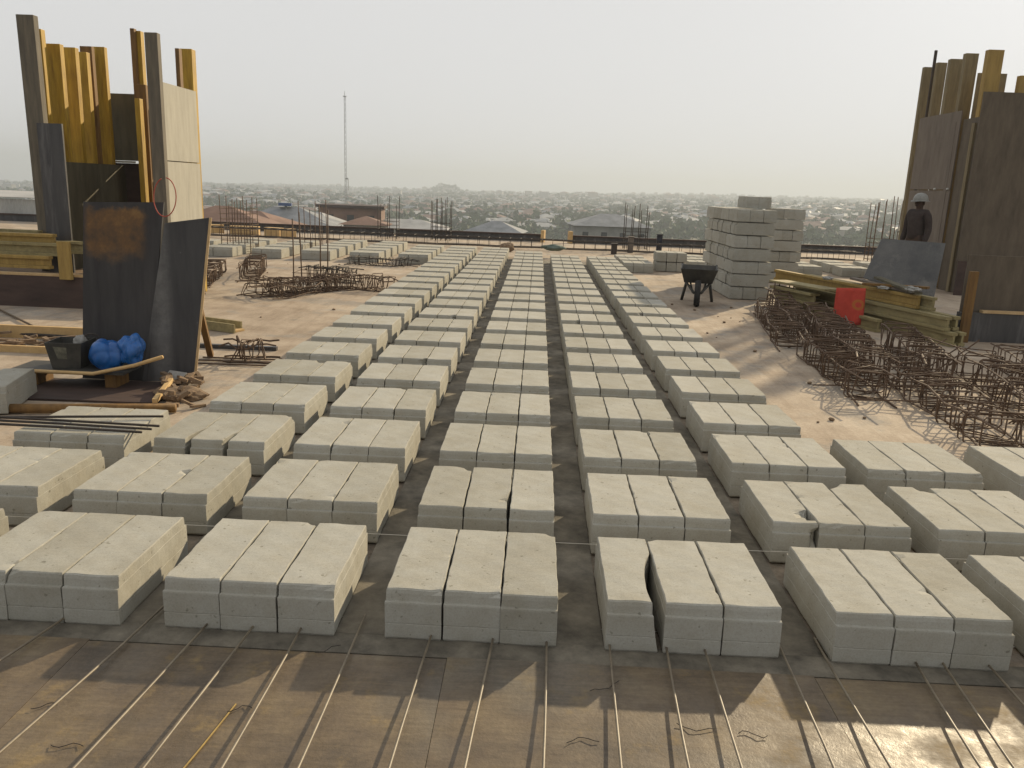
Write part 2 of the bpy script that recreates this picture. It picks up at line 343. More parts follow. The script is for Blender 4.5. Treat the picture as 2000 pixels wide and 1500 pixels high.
# ------------------------------------------------------------------ ground: deck, boards, town terrain
def height_e(az):
    T = [(-60, -1.2), (-33, -.86), (-22, -.50), (-14, -.54), (-8, -.44), (0, -.36), (8, -.16), (15, -.05), (23, .08), (60, .5)]
    for (a, e), (b, g) in zip(T, T[1:]):
        if az <= b: return e+(g-e)*max(0, (az-a))/(b-a)
    return T[-1][1]
def terrain_z(x, y):
    r = math.hypot(x, y); az = math.degrees(math.atan2(x, y)) if y > 0 else (60 if x > 0 else -60)
    z = 1.56 + r*math.tan(R(height_e(az)))*min(1, r/300) - 33*math.exp(-r/1500)
    a = az+6.35; z += 19*math.exp(-(a/1.05)**4)*math.exp(-((r-2300)/420)**2) + 9*math.exp(-((az+14.5)/3)**2)*math.exp(-((r-3200)/700)**2)
    if r > 400: z += min(1, (r-400)/800)*4*math.sin(x*.0061+1.3)*math.sin(y*.0043)
    return z
mb = MB(); rs = [0, 20, 40, 70, 110, 160, 230, 320, 420, 540, 680, 850, 1050, 1300, 1600, 1950, 2350, 2700, 3000, 3300, 3600, 4000, 4500]
na = 144; grid = {}
for i, r_ in enumerate(rs):
    for k in range(na):
        a = 2*math.pi*k/na; x, y = r_*math.sin(a), r_*math.cos(a)
        mb.v.append((x, y, terrain_z(x, y)))
for i in range(len(rs)-1):
    for k in range(na):
        a, b = i*na+k, i*na+(k+1) % na; mb.f.append((a, a+na, b+na, b))
stru(mb.build('terrain', 'ground', smooth=True))
mb = MB(); mb.box(-19, 17, -4, 26.5, -0.25, 0.0)
stru(mb.build('deck', 'deck'))
mb = MB(); mb.box(-18.8, 16.8, -3.8, 26.3, terrain_z(0, 10)-4, -0.254)
tag(mb.build('building', 'plaster_grey'), 'unfinished concrete building carrying the block covered roof deck', 'building')
# boards of formwork in front, 18 mm thick sheets butted with open seams
xb = [-3.9, -2.68, -1.46, -0.243, 0.98, 2.2, 3.42]
for i in range(len(xb)-1):
    mb = MB(); mb.box(xb[i]+.0008, xb[i+1]-.0008, -1.2, 2.455+.012*(i % 2), 0.0005, 0.018)
    stru(mb.build('formwork_board', 'front_board'))
# grey strips of formwork under the joints between columns of blocks
mb = MB(); mb.box(-2.9, 2.4, 2.475, 2.60, 0.0005, 0.010); stru(mb.build('formwork_strip', 'kerf_board'))
for x0 in (-1.405, -0.633, 0.137, 0.908):
    mb = MB(); y = 2.605
    mb.box(x0-.02, x0+.155, 2.603, 18.6, 0.0005, 0.009); stru(mb.build('formwork_strip', 'kerf_board'))

# ------------------------------------------------------------------ concrete blocks
BW, BD, BH, PITCHY, Y0 = 0.2, 0.53, 0.183, 0.779, 2.592
COLX = {'P': -2.765, 'A': -2.007, 'B': -1.252, 'C': -0.473, 'D': 0.293, 'E': 1.072, 'F': 1.785, 'G': 2.57}
def block_mesh(seed, chips=(), slots=(), mat='block', res=1):
    rg = random.Random(seed)
    X = [-1, -.985, -.93, -.6, -.2, .2, .6, .93, .985, 1] if res else [-1, -.97, .97, 1]
    Y = [-1, -.99, -.965, -.9] + [(-.8+.1*k) for k in range(17)] + [.9, .965, .99, 1] if res else [-1, -.98, -.5, 0, .5, .98, 1]
    #     z , half depth, half width
    Z = [(0, .283, .0955), (.008, .2875, .0985), (.035, .288, .0985), (.0575, .288, .0985), (.0600, .2855, .097), (.0625, .288, .0985), (.10, .288, .0985),
         (.134, .288, .0985), (.1395, .2870, .0985), (.1405, .2745, .0970), (.152, .2730, .0970), (.166, .2715, .0970), (.179, .2680, .0970), (.183, .2645, .0955)]
    if not res: Z = [(0, .286, .0975), (.134, .288, .098), (.1405, .2795, .0965), (.178, .268, .096), (.183, .263, .094)]
    nx, ny, nz = len(X), len(Y), len(Z); idx = {}; V = []; F = []
    ph = [rg.uniform(0, 6.28) for _ in range(12)]
    def vid(i, j, k):
        if (i, j, k) in idx: return idx[i, j, k]
        z, hd, hw = Z[k]; x, y = X[i]*hw, Y[j]*hd
        w_ = .0011
        x += w_*(math.sin(y*23+ph[0])+.6*math.sin(y*61+z*40+ph[1]))*abs(X[i])
        y += w_*(math.sin(x*35+ph[2])+.6*math.sin(x*90+z*31+ph[3]))*abs(Y[j])
        z2 = z + (.0007*(math.sin(x*30+ph[4])+math.sin(y*17+ph[5])+.7*math.sin(y*57+x*44+ph[6])) if z > .15 else 0)
        if k == nz-1 and (i in (0, nx-1) or j in (0, ny-1)): z2 -= rg.uniform(0, .004)
        p = np.array([x, y, z2])
        for (side, ya, yb, dep, zt) in slots:   # a slot broken out of one long side
            tt = (p[1]-ya)/(yb-ya)
            if 0 < tt < 1:
                dd = dep*math.sin(math.pi*min(1, tt*1.0))**.7*(.35+.65*min(1, p[2]/zt))
                hw2 = .097; q = (p[0]*side+hw2)/(2*hw2); p[0] -= side*dd*q
        for (c, r_) in chips:
            c = np.array(c); dv = p-c; L = np.linalg.norm(dv)
            if L < r_:
                g = np.array([0, 0, .06])-c; g /= np.linalg.norm(g)
                b_ = dv@g; s_ = -b_+math.sqrt(max(0, b_*b_-(L*L-r_*r_)))
                p = p+g*s_*rg.uniform(.75, 1.0)
        idx[i, j, k] = len(V); V.append(tuple(p)); return idx[i, j, k]
    for j in range(ny-1):
        for i in range(nx-1):
            F.append((vid(i, j, nz-1), vid(i+1, j, nz-1), vid(i+1, j+1, nz-1), vid(i, j+1, nz-1)))
            F.append((vid(i, j, 0), vid(i, j+1, 0), vid(i+1, j+1, 0), vid(i+1, j, 0)))
    for k in range(nz-1):
        for i in range(nx-1):
            F.append((vid(i, 0, k), vid(i+1, 0, k), vid(i+1, 0, k+1), vid(i, 0, k+1)))
            F.append((vid(i+1, ny-1, k), vid(i, ny-1, k), vid(i, ny-1, k+1), vid(i+1, ny-1, k+1)))
        for j in range(ny-1):
            F.append((vid(nx-1, j, k), vid(nx-1, j+1, k), vid(nx-1, j+1, k+1), vid(nx-1, j, k+1)))
            F.append((vid(0, j+1, k), vid(0, j, k), vid(0, j, k+1), vid(0, j+1, k+1)))
    m_ = MB(); m_.v = V; m_.f = F
    return m_.mesh('concrete_block', mat)
_rc = random.Random(99)
def small_chips():
    out = []
    for _ in range(_rc.choice((0, 1, 1, 2, 3))):
        if _rc.random() < .6: out.append(((_rc.choice((-1, 1))*.0985, _rc.uniform(-.26, .26), .187), _rc.uniform(.010, .019)))
        else: out.append(((_rc.uniform(-.09, .09), -.272, .187), _rc.uniform(.010, .020)))
    if _rc.random() < .35: out.append(((_rc.choice((-1, 1))*.098, _rc.choice((-1, 1))*.268, .187), _rc.uniform(.014, .028)))
    return out
PLAIN = [block_mesh(s, small_chips()) for s in range(18)] + [block_mesh(20, [((.0965, .27, .185), .03)]), block_mesh(21, [((-.0965, -.27, .185), .022)])]
LOWB = [block_mesh(s, res=0) for s in (40, 41, 42)]
H_, D2 = .183, .268
SPECIAL = {   # (column, row, block) -> mesh and what the photo shows
 ('D', 0, 0): (block_mesh(30, [((.095, -.20, .19), .03)], [(1, -.42, .12, .048, .12)]), 'with a long jagged gap broken down its right side'),
 ('C', 1, 0): (block_mesh(31, [((.097, .262, .185), .045)]), 'with its far right corner knocked off'),
 ('C', 1, 1): (block_mesh(32, [((.0965, -.15, .185), .028)], [(1, -.36, -.05, .012, .12)]), 'with a dark notch in its right edge'),
 ('E', 1, 0): (block_mesh(33, [((.097, -.16, .187), .055), ((.097, -.27, .12), .035)]), 'with a deep dark bite out of its right edge'),
 ('E', 1, 2): (block_mesh(34, [((-.096, .25, .185), .055)]), 'with its far left corner broken away'),
 ('A', 2, 0): (block_mesh(35, [((.0985, -.25, .16), .03)], [(1, -.40, -.06, .027, .05)]), 'with a dark slanting chip at its right edge'),
 ('A', 2, 1): (block_mesh(36, [((.0985, -.26, .16), .03)], [(1, -.40, -.10, .024, .05)]), 'with a dark chip in its front right corner'),
 ('A', 1, 1): (block_mesh(37, [((.096, .02, .188), .028)]), 'with a small dark hole beside its right joint'),
 ('A', 4, 1): (block_mesh(38, [((.09, .25, .19), .06)]), 'with a dark hole knocked out of its back edge'),
 ('B', 5, 1): (block_mesh(39, [((.097, -.27, .15), .045)]), 'with a dark broken front right corner'),
 ('B', 8, 1): (block_mesh(43, [((.097, -.25, .17), .05)]), 'with a chipped front right corner'),
 ('D', 8, 0): (block_mesh(44, [((.097, -.26, .17), .045)]), 'with a chipped front right corner'),
 ('E', 9, 0): (block_mesh(45, [((.097, -.25, .185), .05)]), 'with a chipped front right corner'),
 ('F', 1, 0): (block_mesh(46, [((.09, .27, .19), .07)]), 'with a broken back right corner'),
 ('B', 2, 0): (block_mesh(47, [((.096, .18, .188), .03)]), 'with a small slot at its back right edge'),
 ('E', 0, 0): (block_mesh(48, [((-.1, .20, .12), .016), ((-.1, .13, .09), .010)]), 'with two small holes in its left side'),
}
ORD = ['front', 'second', 'third', 'fourth', 'fifth', 'sixth', 'seventh', 'eighth', 'ninth', 'tenth', 'eleventh', 'twelfth', 'thirteenth', 'fourteenth']
COLN = {'P': 'short column at far left', 'A': 'first long column from left', 'B': 'second long column from left', 'C': 'middle long column', 'D': 'fourth long column from left',
        'E': 'fifth long column from left', 'F': 'short column right of the fifth', 'G': 'outermost short column at right'}
SIDE = ['left', 'middle', 'right']
def put_block(me, x, y, z, rz, label, group):
    o = bpy.data.objects.new('concrete_block', me); COL.objects.link(o); o.location = (x, y, z); o.rotation_euler = (0, 0, rz)
    return tag(o, label, 'concrete block', group)
GF = 'hollow concrete blocks laid out in rows on the deck'
rb = random.Random(3)
def trio(c, r_, which=(0, 1, 2)):
    yy = Y0 + PITCHY*r_ + .2645 + rb.uniform(-.008, .008); sk = rb.uniform(-.004, .004)
    for b in which:
        me, note = SPECIAL.get((c, r_, b), (None, None))
        lab = f'{SIDE[b]} block of the {ORD[r_]} row trio, {COLN[c]}' + (f', {note}' if note else '')
        if note: lab = f'block {note}, {ORD[r_]} row, {COLN[c]}'
        ww = lab.split()
        if note and len(ww) > 16: lab = f'{SIDE[b]} block {note}, {ORD[r_]} row'
        put_block(me or rb.choice(PLAIN), COLX[c]+.1+.2005*b+rb.uniform(-.001, .001), yy+rb.uniform(-.004, .004), .0095, sk+rb.uniform(-.0025, .0025), lab, GF)
for c in 'ABCDE':
    for r_ in range(12): trio(c, r_)
trio('P', 0, (2,)); trio('P', 1); trio('P', 2)
for r_ in range(3): trio('F', r_)
trio('G', 2)
# the far rows, more than three hundred blocks in, as one mass
mb = MB()
def low(x, y, z=.009):
    me = rb.choice(LOWB); rz = rb.uniform(-.012, .012); n = len(mb.v); dx, dy = rb.uniform(-.003, .003), rb.uniform(-.006, .006)
    for q in me.vertices:
        a, b_, c_ = q.co; mb.v.append((x+dx+a*math.cos(rz)-b_*math.sin(rz), y+dy+a*math.sin(rz)+b_*math.cos(rz), z+c_))
    mb.f += [tuple(i+n for i in p.vertices) for p in me.polygons]
for c in 'ABCDE':
    last = {'A': 22, 'B': 22, 'C': 21, 'D': 20, 'E': 20}[c]
    for r_ in range(12, last):
        for b in range(3): low(COLX[c]+.1+.2005*b, Y0+PITCHY*r_+.2645)
for k, n in enumerate((21, 22, 22, 21, 21, 20, 20, 20)):
    for r_ in range(18, n+1):
        for b in range(3): low(-2.785-.985*k+.1+.2005*b, Y0+PITCHY*r_+.2645-.02*k)
for r_ in (18, 19, 20):
    for b in range(3): low(1.74+.1+.2005*b, Y0+PITCHY*r_+.2645)
for x0 in (3.3, 4.3, 5.5, 6.5, 7.5):
    for r_ in (19, 20, 21):
        for b in range(3): low(x0+.2005*b, Y0+PITCHY*r_+.4)
o = mb.build('concrete_blocks', 'block'); tag(o, 'far rows of pale concrete blocks at the back of the deck', 'concrete blocks', None, 'stuff')

# stacked blocks on the right, laid course by course
GS = 'concrete blocks stacked up on the right'
CH = .1965
STK = [block_mesh(60, mat='block'), block_mesh(61, mat='block'), block_mesh(62, mat='block')]
CN = ['bottom', 'second', 'third', 'fourth', 'fifth', 'sixth', 'top']
ORDP = ['first', 'second', 'third', 'fourth', 'fifth']
def stack(x0, y0, courses, deep, nm, start):
    for k in range(courses):
        if (k+start) % 2 == 0:
            for d in range(deep):
                for i in range(3):
                    if d and i and k < courses-1: continue        # only the front, the left side and the top show
                    put_block(rb.choice(STK), x0+.1+.202*i+rb.uniform(-.004, .004), y0+.288+.58*d+rb.uniform(-.008, .008), .01+k*CH, rb.uniform(-.012, .012),
                              f'{SIDE[i]} end block, {CN[k]} course of {nm}' + (', front rank' if d == 0 else f', {ORDP[d]} rank back'), GS)
        else:
            for d in range(int(deep*.57/.2)):
                put_block(rb.choice(STK), x0+.3+rb.uniform(-.012, .012), y0+.1+.2*d+rb.uniform(-.006, .006), .01+k*CH, math.pi/2+rb.uniform(-.01, .01),
                          f'block lying crosswise, {CN[k]} course of {nm}' + (', front one' if d == 0 else f', number {d+1} from the front'), GS)
sx = at(1434, 588, 12.88)[0]-.09
stack(sx, 12.86, 7, 4, 'long stack', 0)
sx2 = at(1506, 553, 15.8)[0]-.13
stack(sx2, 15.7, 7, 1, 'darker rear stack', 0)
q = at(1451, 402, 13.6)
for i in range(2):
    put_block(STK[i % 3], q[0]+.1+.2*i, 13.7, .01+7*CH, 0, f'{SIDE[i*2]} one of two loose blocks topping the long stack', GS)
for k in range(2):
    for i in range(3):
        put_block(STK[(i+k) % 3], 2.56+.205*i, 17.35, .01+k*CH, rb.uniform(-.02, .02), f'{SIDE[i]} block, {("lower", "upper")[k]} layer of the low pile behind the wheelbarrow', GS)
put_block(STK[0], -3.56, 5.30, .01, .25, 'single grey block lying alone in shade at the left edge', GS.replace('stacked up on the right', 'lying singly'))

# ------------------------------------------------------------------ bars and cords across the front boards
BARS = [(-1.70, -1.62), (-1.361, -1.32), (-1.136, -1.102), (-.96, -.94), (-.766, -.771), (-.572, -.566), (-.33, -.311), (-.128, -.101), (.075, .088), (.283, .310),
        (.472, .504), (.616, .633), (.862, .903), (1.025, 1.052), (1.277, 1.349), (1.369, 1.438), (1.56, 1.60)]
BN = ['leftmost', 'second from left', 'third from left', 'fourth from left', 'fifth from left', 'sixth from left', 'seventh from left', 'eighth from left', 'ninth from left',
      'eighth from right', 'seventh from right', 'sixth from right', 'fifth from right', 'fourth from right', 'third from right', 'second from right', 'rightmost']
for i, (xa, xb_) in enumerate(BARS):
    sl_ = (xb_-xa)/.6; pts = []
    for k in range(12):
        y = -.8+3.5*k/11; pts.append((xa+sl_*(y-1.9)+.004*math.sin(y*3+i*1.7), y, .028+.034*max(0, min(1, (2.6-y)/.9))+.003*math.sin(y*4+i)))
    mb = MB(); mb.tube(pts, .0041, 8); tag(mb.build('steel_bar', 'steel_bar', smooth=True), f'thin steel bar running under the front row, {BN[i]} of the bars', 'steel bar', 'steel bars running across the front boards')
mb = MB(); mb.tube([(-.90, 1.75, .021), (-.87, 1.95, .022), (-.845, 2.15, .022)], .0028, 6)
tag(mb.build('wire', 'beam_dull'), 'short rusty yellow wire lying between two steel bars', 'wire')
for nm, y, z in (('near', 2.72, .0105), ('far', 3.262, .10)):
    mb = MB(); mb.tube([(-3.0, y-.01, z), (-1, y, z-.006), (.2, y+.004, z-.008), (1.6, y+.01, z), (2.6, y+.01, z+.01)], .0016, 5)
    tag(mb.build('guide_cord', 'cord'), 'pale guide cord stretched along the front of the ' + ('front' if nm == 'near' else 'second') + ' row', 'cord', 'guide cords along the block rows')
# scraps of tie wire on the boards
rw_ = random.Random(11)
SCR = [(130, 1458), (470, 1385), (1140, 1447), (1470, 1436), (1180, 1345), (1360, 1425), (640, 1270), (90, 1380)]
for i, (u, v) in enumerate(SCR):
    p = gnd(u, v, .02); a = rw_.uniform(-.6, .6); L = rw_.uniform(.03, .06); pts = []
    for k in range(7):
        t_ = k/6-.5; pts.append((p[0]+math.cos(a)*t_*L*2+rw_.uniform(-.003, .003), p[1]+math.sin(a)*t_*L*2+.012*math.sin(t_*6+i), .0215+.004*abs(math.sin(k*1.3+i))))
    mb = MB(); mb.tube(pts, .0013, 5); tag(mb.build('wire_scrap', 'rust_dark', smooth=True), 'short curled scrap of tie wire on the front boards', 'wire scrap', 'scraps of tie wire on the front boards')

# ------------------------------------------------------------------ rebar cages
def ring_mesh(wd, ht, r=.0058, hook=True):
    m_ = MB(); h2 = wd/2
    pts = [(-h2+.03, 0, ht), (-h2+.008, 0, ht-.004), (-h2, 0, ht-.02), (-h2, 0, .02), (-h2+.02, 0, 0), (h2-.02, 0, 0), (h2, 0, .02), (h2, 0, ht-.02), (h2-.02, 0, ht), (-h2+.02, 0.006, ht), (-h2, .006, ht-.012)]
    if hook: pts += [(-h2+.05, .006, ht-.055)]
    m_.tube(pts, r, 5); return m_
def cage(p0, p1, wd, ht, n, label, rnd_=0.02, mat='rust', group='rebar cages lying on the deck', z0=0.0, br=.008, sr=.0058):
    p0 = np.array(p0, float); p1 = np.array(p1, float); L = np.linalg.norm(p1-p0); d = (p1-p0)/L; a = math.atan2(-d[0], d[1])
    t = empty('rebar_cage', (p0[0], p0[1], z0), label, 'rebar cage', group); t.rotation_euler.z = a
    for sx in (-1, 1):
        for zz in (.012, ht-.012):
            m_ = MB(); pts = []
            for k in range(7):
                q = k/6; pts.append((sx*(wd/2-.01)+rb.uniform(-rnd_, rnd_)*.5, -.12+q*(L+.24), max(.008, zz+rb.uniform(-rnd_, rnd_)*.5)))
            m_.tube(pts, br, 6); o_ = m_.build('long_bar', mat); o_.parent = t
    me = ring_mesh(wd, ht, sr).mesh('stirrup', mat, True)
    for k in range(int(n*1.7)):
        o_ = bpy.data.objects.new('stirrup', me); COL.objects.link(o_); o_.parent = t
        o_.location = (rb.uniform(-rnd_, rnd_)*.5, L*(k+.5)/(n*1.7)+rb.uniform(-1, 1)*rnd_, .004+abs(rb.gauss(0, rnd_*.3)))
        o_.rotation_euler = (rb.gauss(0, rnd_*4), rb.gauss(0, rnd_*1.2), rb.gauss(0, rnd_*4))
    return t
cage((3.52, 12.1), (3.0, 9.3), .26, .26, 17, 'rusty rebar cage lying outermost towards the sand, far end by the beam pile', .05)
cage((3.15, 11.2), (2.72, 8.6), .30, .20, 18, 'rusty rebar cage lying flat at the far edge of the tangle', .06)
cage((3.60, 10.6), (3.05, 8.2), .26, .27, 18, 'rusty rebar cage lying below the red cloth', .05)
cage((3.35, 9.3), (2.95, 7.0), .32, .26, 20, 'rusty rebar cage in the thick of the tangle', .07)
cage((2.85, 8.3), (2.70, 6.4), .30, .22, 16, 'low rebar cage at the sunny left corner of the tangle', .07)
cage((3.95, 9.0), (3.45, 6.9), .28, .27, 18, 'rusty rebar cage beside the shaded deck patch', .06)
cage((3.30, 7.2), (3.08, 5.1), .34, .20, 17, 'rusty rebar cage nearest to the camera on the right', .07)
cage((4.15, 7.7), (3.62, 5.2), .32, .24, 19, 'rusty rebar cage running out of the right edge', .06)
cage((4.75, 8.2), (4.30, 5.8), .30, .22, 14, 'rusty rebar cage outermost on the right side', .06)
# long loose bars across the tangle
for i, (a, b) in enumerate([((2.75, 7.05, .12), (5.2, 6.75, .17)), ((2.9, 6.55, .16), (5.0, 6.35, .2)), ((2.5, 6.3, .05), (4.9, 5.95, .22)), ((3.3, 7.6, .24), (4.6, 6.2, .26)), ((2.4, 6.9, .02), (4.4, 6.55, .2)), ((3.75, 7.9, .32), (4.25, 6.4, .25))]):
    mb = MB(); mb.tube([a, tuple((np.array(a)+b)/2+np.array([0, 0, -.015])), b], .006, 6)
    tag(mb.build('rebar', 'rust', smooth=True), ['long rusty bar laid across the far side of the tangle', 'long rusty bar laid across the middle of the tangle', 'long rusty bar with its left end on sand', 'slanting rusty bar on top of the cages', 'rusty bar poking out at the left of the tangle', 'rusty bar slanting up over the shaded patch'][i], 'rebar', 'loose bars on the rebar tangle')
for i, (u0, v0, u1, v1, y) in enumerate([(1816, 740, 1823, 672, 7.9), (1843, 745, 1849, 662, 7.8), (1870, 735, 1876, 676, 7.7), (1901, 760, 1913, 664, 7.4)]):
    mb = MB(); q = at(u1, v1, y); p = gnd(u0, v0+30); mb.tube([(p[0], y, 0), (q[0], y, q[2])], .007, 6)
    tag(mb.build('starter_bar', 'rust'), ['leftmost', 'second from left', 'third from left', 'tallest rightmost'][i] + ' of four upright bars behind the rebar tangle', 'starter bar', 'upright bars by the rebar tangle')
# left: piles of stirrups
cage((-5.4, 13.8), (-4.85, 11.7), .30, .20, 16, 'rusty rebar cage beside the leaning dark sheet, furthest left', .06)
cage((-4.9, 14.4), (-4.45, 12.6), .28, .24, 14, 'rusty rebar cage at the left of the bare pale patch', .05)
cage((-3.85, 11.0), (-2.75, 12.3), .34, .20, 22, 'low rebar cage heaped in the middle of the left deck', .08)
cage((-3.55, 10.8), (-2.95, 12.2), .30, .16, 16, 'flattened rebar cage at the front of the left heap', .09)
cage((-3.65, 13.2), (-2.9, 13.0), .30, .22, 12, 'dark rebar cage at the back of the left heap', .05, 'rust_dark')
cage((-2.72, 12.25), (-2.15, 12.05), .22, .20, 9, 'short rebar cage next to the first long column', .06)
cage((-3.6, 17.9-1.9), (-2.4, 16.0), .26, .14, 12, 'low dark rebar cage before the far left rows', .05, 'rust_dark')
cage((-2.60, 6.98), (-2.36, 7.02), .24, .16, 4, 'small rebar cage at the foot of the leaning dark sheet', .06)
for i, y in enumerate((6.75, 6.88, 7.0)):
    mb = MB(); mb.tube([(-2.9, y, .012), (-2.15, y+.03, .012)], .007, 6)
    tag(mb.build('rebar', 'rust', smooth=True), ['nearest', 'middle', 'farthest'][i] + ' of three short bars at the foot of the dark sheet', 'rebar', 'short bars by the first column')
for i, (u0, v0, u1, v1) in enumerate([(-60, 816, 319, 813), (-60, 812, 311, 832), (-60, 818, 296, 838), (-60, 825, 277, 844)]):
    a, b = gnd(u0, v0, .215), gnd(u1, v1, .208); mb = MB(); mb.tube([a, (a+b)/2+np.array([0, 0, .002]), b], .0075, 6)
    tag(mb.build('rebar', 'rust_dark', smooth=True), ['rearmost', 'longest second', 'third', 'shortest front'][i] + ' of four dark bars lying over the far left blocks', 'rebar', 'dark bars lying over the far left blocks')

# column starter bars
def starters(cx, cy, wx, wy, h, nx, ny, label, mat='rust_dark', r=.011, ties=5, jit=.06):
    t = empty('column_starter', (cx, cy, 0), label, 'column starter bars', 'starter bars of the next columns')
    for i in range(nx):
        for j in range(ny):
            if 0 < i < nx-1 and 0 < j < ny-1: continue
            x = cx-wx/2+wx*i/max(1, nx-1); y = cy-wy/2+wy*j/max(1, ny-1); hh = h+rb.uniform(-.25, .03)*1.0
            m_ = MB(); m_.tube([(x, y, 0), (x+rb.uniform(-.01, .01), y, hh*.5), (x+rb.uniform(-jit, jit)*.4, y+rb.uniform(-jit, jit)*.4, hh)], r, 6); m_.build('upright_bar', mat, t, True)
    for k in range(ties):
        z = .05+.11*k; m_ = MB(); a, b = wx/2+.012, wy/2+.012
        m_.tube([(cx-a, cy-b, z), (cx+a, cy-b, z), (cx+a, cy+b, z), (cx-a, cy+b, z), (cx-a, cy-b, z)], r*.5, 5); m_.build('tie', mat, t)
    return t
starters(-2.82, 24.3, .55, .35, 1.25, 5, 2, 'dark starter bars standing alone below the round hill')
starters(2.75, 23.6, .62, .4, 1.28, 4, 2, 'dark starter bars left of the block stacks')
starters(-6.35, 17.6, .62, .5, 1.22, 6, 2, 'starter bars right of the leaning dark sheet', 'rust', .009, 9)
starters(-5.05, 18.6, .5, .4, 1.15, 3, 2, 'starter bars before the small blue canopy', 'rust', .009, 3)
starters(-3.55, 12.9, .42, .45, 1.20, 2, 2, 'rusty starter bars standing in the left stirrup heap', 'rust', .010, 2)
starters(-4.35, 24.2, .55, .4, 1.2, 3, 2, 'starter bars before the dark brown building', 'rust_dark', .010)
starters(9.2, 22.6, .6, .5, 1.7, 4, 3, 'cluster of starter bars right of the block stacks', 'rust', .012, 6)
starters(10.6, 23.2, .6, .5, 1.5, 4, 3, 'cluster of starter bars above the grey leaning sheet', 'rust', .012, 6)
for i, (u, v, hgt) in enumerate([(1507, 605, .40), (1516, 603, .40), (1536, 602, .36), (1544, 604, .38)]):
    p = gnd(u, v); mb = MB(); mb.tube([(p[0], p[1], 0), (p[0]+.01, p[1], hgt)], .008, 6)
    tag(mb.build('starter_bar', 'rust'), ['leftmost', 'second', 'third', 'rightmost'][i] + ' of four short upright bars before the right stack', 'starter bar', 'short upright bars before the stacks')

# ------------------------------------------------------------------ far edge of the deck
CG = empty('edge_beam_cage', (0, 22, 0), 'long rebar cage of the edge beam along the far side', 'rebar cage')
for y, z in ((21.75, .06), (21.75, .27), (22.15, .06), (22.15, .27)):
    mb = MB(); mb.tube([(-9.6+.5*k, y, z+.006*math.sin(k*1.7)) for k in range(37)], .013, 6); mb.build('long_bar', 'rust_dark', CG, True)
me = None
for k in range(64):
    m_ = MB(); x = -9.4+.28*k
    m_.tube([(x, 21.74, .27), (x, 21.74, .05), (x+.01, 22.16, .05), (x+.01, 22.16, .28), (x, 21.74, .28)], .006, 5); m_.build('stirrup', 'rust_dark', CG)
for i, (x0, x1) in enumerate([(-17, -10.6), (-10.55, -4.4), (-4.35, .1), (1.05, 5.2), (5.25, 11), (11.05, 16.9)]):
    t = empty('edge_form', (x0, 25.4, 0), ['far left stretch', 'stretch behind the left rows', 'stretch left of the gap', 'stretch right of the gap', 'stretch behind the block stacks', 'far right stretch'][i] + ' of the low dark edge formwork', 'edge form', 'edge forms along the far side')
    mb = MB(); mb.box(x0, x1, 25.4, 25.44, 0, .19); mb.build('board', 'sheet_dark', t)
    mb = MB(); mb.box(x0, x1, 25.36, 25.50, .193, .232); mb.build('top_rail', 'brown_form', t)
for i, x in enumerate((.16, .98)):
    mb = MB(); mb.box(x-.05, x+.05, 25.1, 25.35, 0, .36, .2 if i else -.2, (0.02, 0)); tag(mb.build('wood_post', 'wood_raw', bevel=.006), ['left', 'right'][i] + ' yellow wood stub at the gap in the edge formwork', 'wood post', 'wood stubs at the edge gap')
for i, (u, v, hgt, mt, lab) in enumerate([(1231, 494, .40, 'ply_grey', 'pale grey stub post behind the fifth column end'), (1287, 493, .46, 'cloth_trouser', 'dark blue stub post behind the low block pile'), (1199, 497, .25, 'rust_dark', 'short dark stub at the end of the fifth column')]):
    p = gnd(u, v); mb = MB(); mb.box(p[0]-.07, p[0]+.07, p[1], p[1]+.14, 0, hgt); mb.box(p[0]-.085, p[0]+.085, p[1]-.015, p[1]+.155, hgt+.002, hgt+.03)
    tag(mb.build('stub_post', mt, bevel=.01), lab, 'post')
for i, (x, y, L, a) in enumerate([(-8.3, 23.4, .8, .1), (-7.4, 23.2, .5, -.3), (-9.3, 23.6, .6, .5), (-6.9, 22.9, .35, .9)]):
    mb = MB(); mb.box(x-L/2, x+L/2, y-.12, y+.12, 0, .24, a); tag(mb.build('wood_offcut', 'wood_raw', bevel=.006), ['longest', 'second', 'leftmost', 'smallest rightmost'][i] + ' sunlit wood offcut behind the left starter bars', 'wood offcut', 'wood offcuts at the far edge')

def crumple(c, r_, seed, n=3, flat=.7, amp=.28):
    rg = random.Random(seed); m_ = MB(); nu, nv = 9*n, 6*n; ks = [(np.array([rg.gauss(0, 1) for _ in range(3)]), rg.uniform(1.5, 4.5)*(1+.9*(_ > 8)), rg.uniform(0, 6.3)) for _ in range(11)]
    for j in range(nv+1):
        th = math.pi*j/nv
        for i in range(nu):
            ph = 2*math.pi*i/nu; d = np.array([math.sin(th)*math.cos(ph), math.sin(th)*math.sin(ph), math.cos(th)])
            k_ = 1+amp*sum(abs(math.sin(f_*(d@a/np.linalg.norm(a))+p_))-.6 for a, f_, p_ in ks)/3
            q = np.array(r_)*d*k_; z = c[2]+q[2]*flat; m_.v.append((c[0]+q[0], c[1]+q[1], max(z, .004)))
    for j in range(nv):
        for i in range(nu):
            a, b = j*nu+i, j*nu+(i+1) % nu; m_.f.append((a, a+nu, b+nu, b))
    return m_
p = gnd(1082, 503); tag(crumple((p[0], p[1], .23), (.26, .16, .10), 5).build('crumpled_bag', 'green_rag', smooth=True), 'crumpled grey green bag lying on the far blocks of the fourth column', 'bag')
p = gnd(990, 492); tag(crumple((p[0], p[1], .12), (.16, .14, .16), 6).build('rubble_heap', 'debris', smooth=True), 'small brown rubble heap at the far end of the second column', 'rubble')

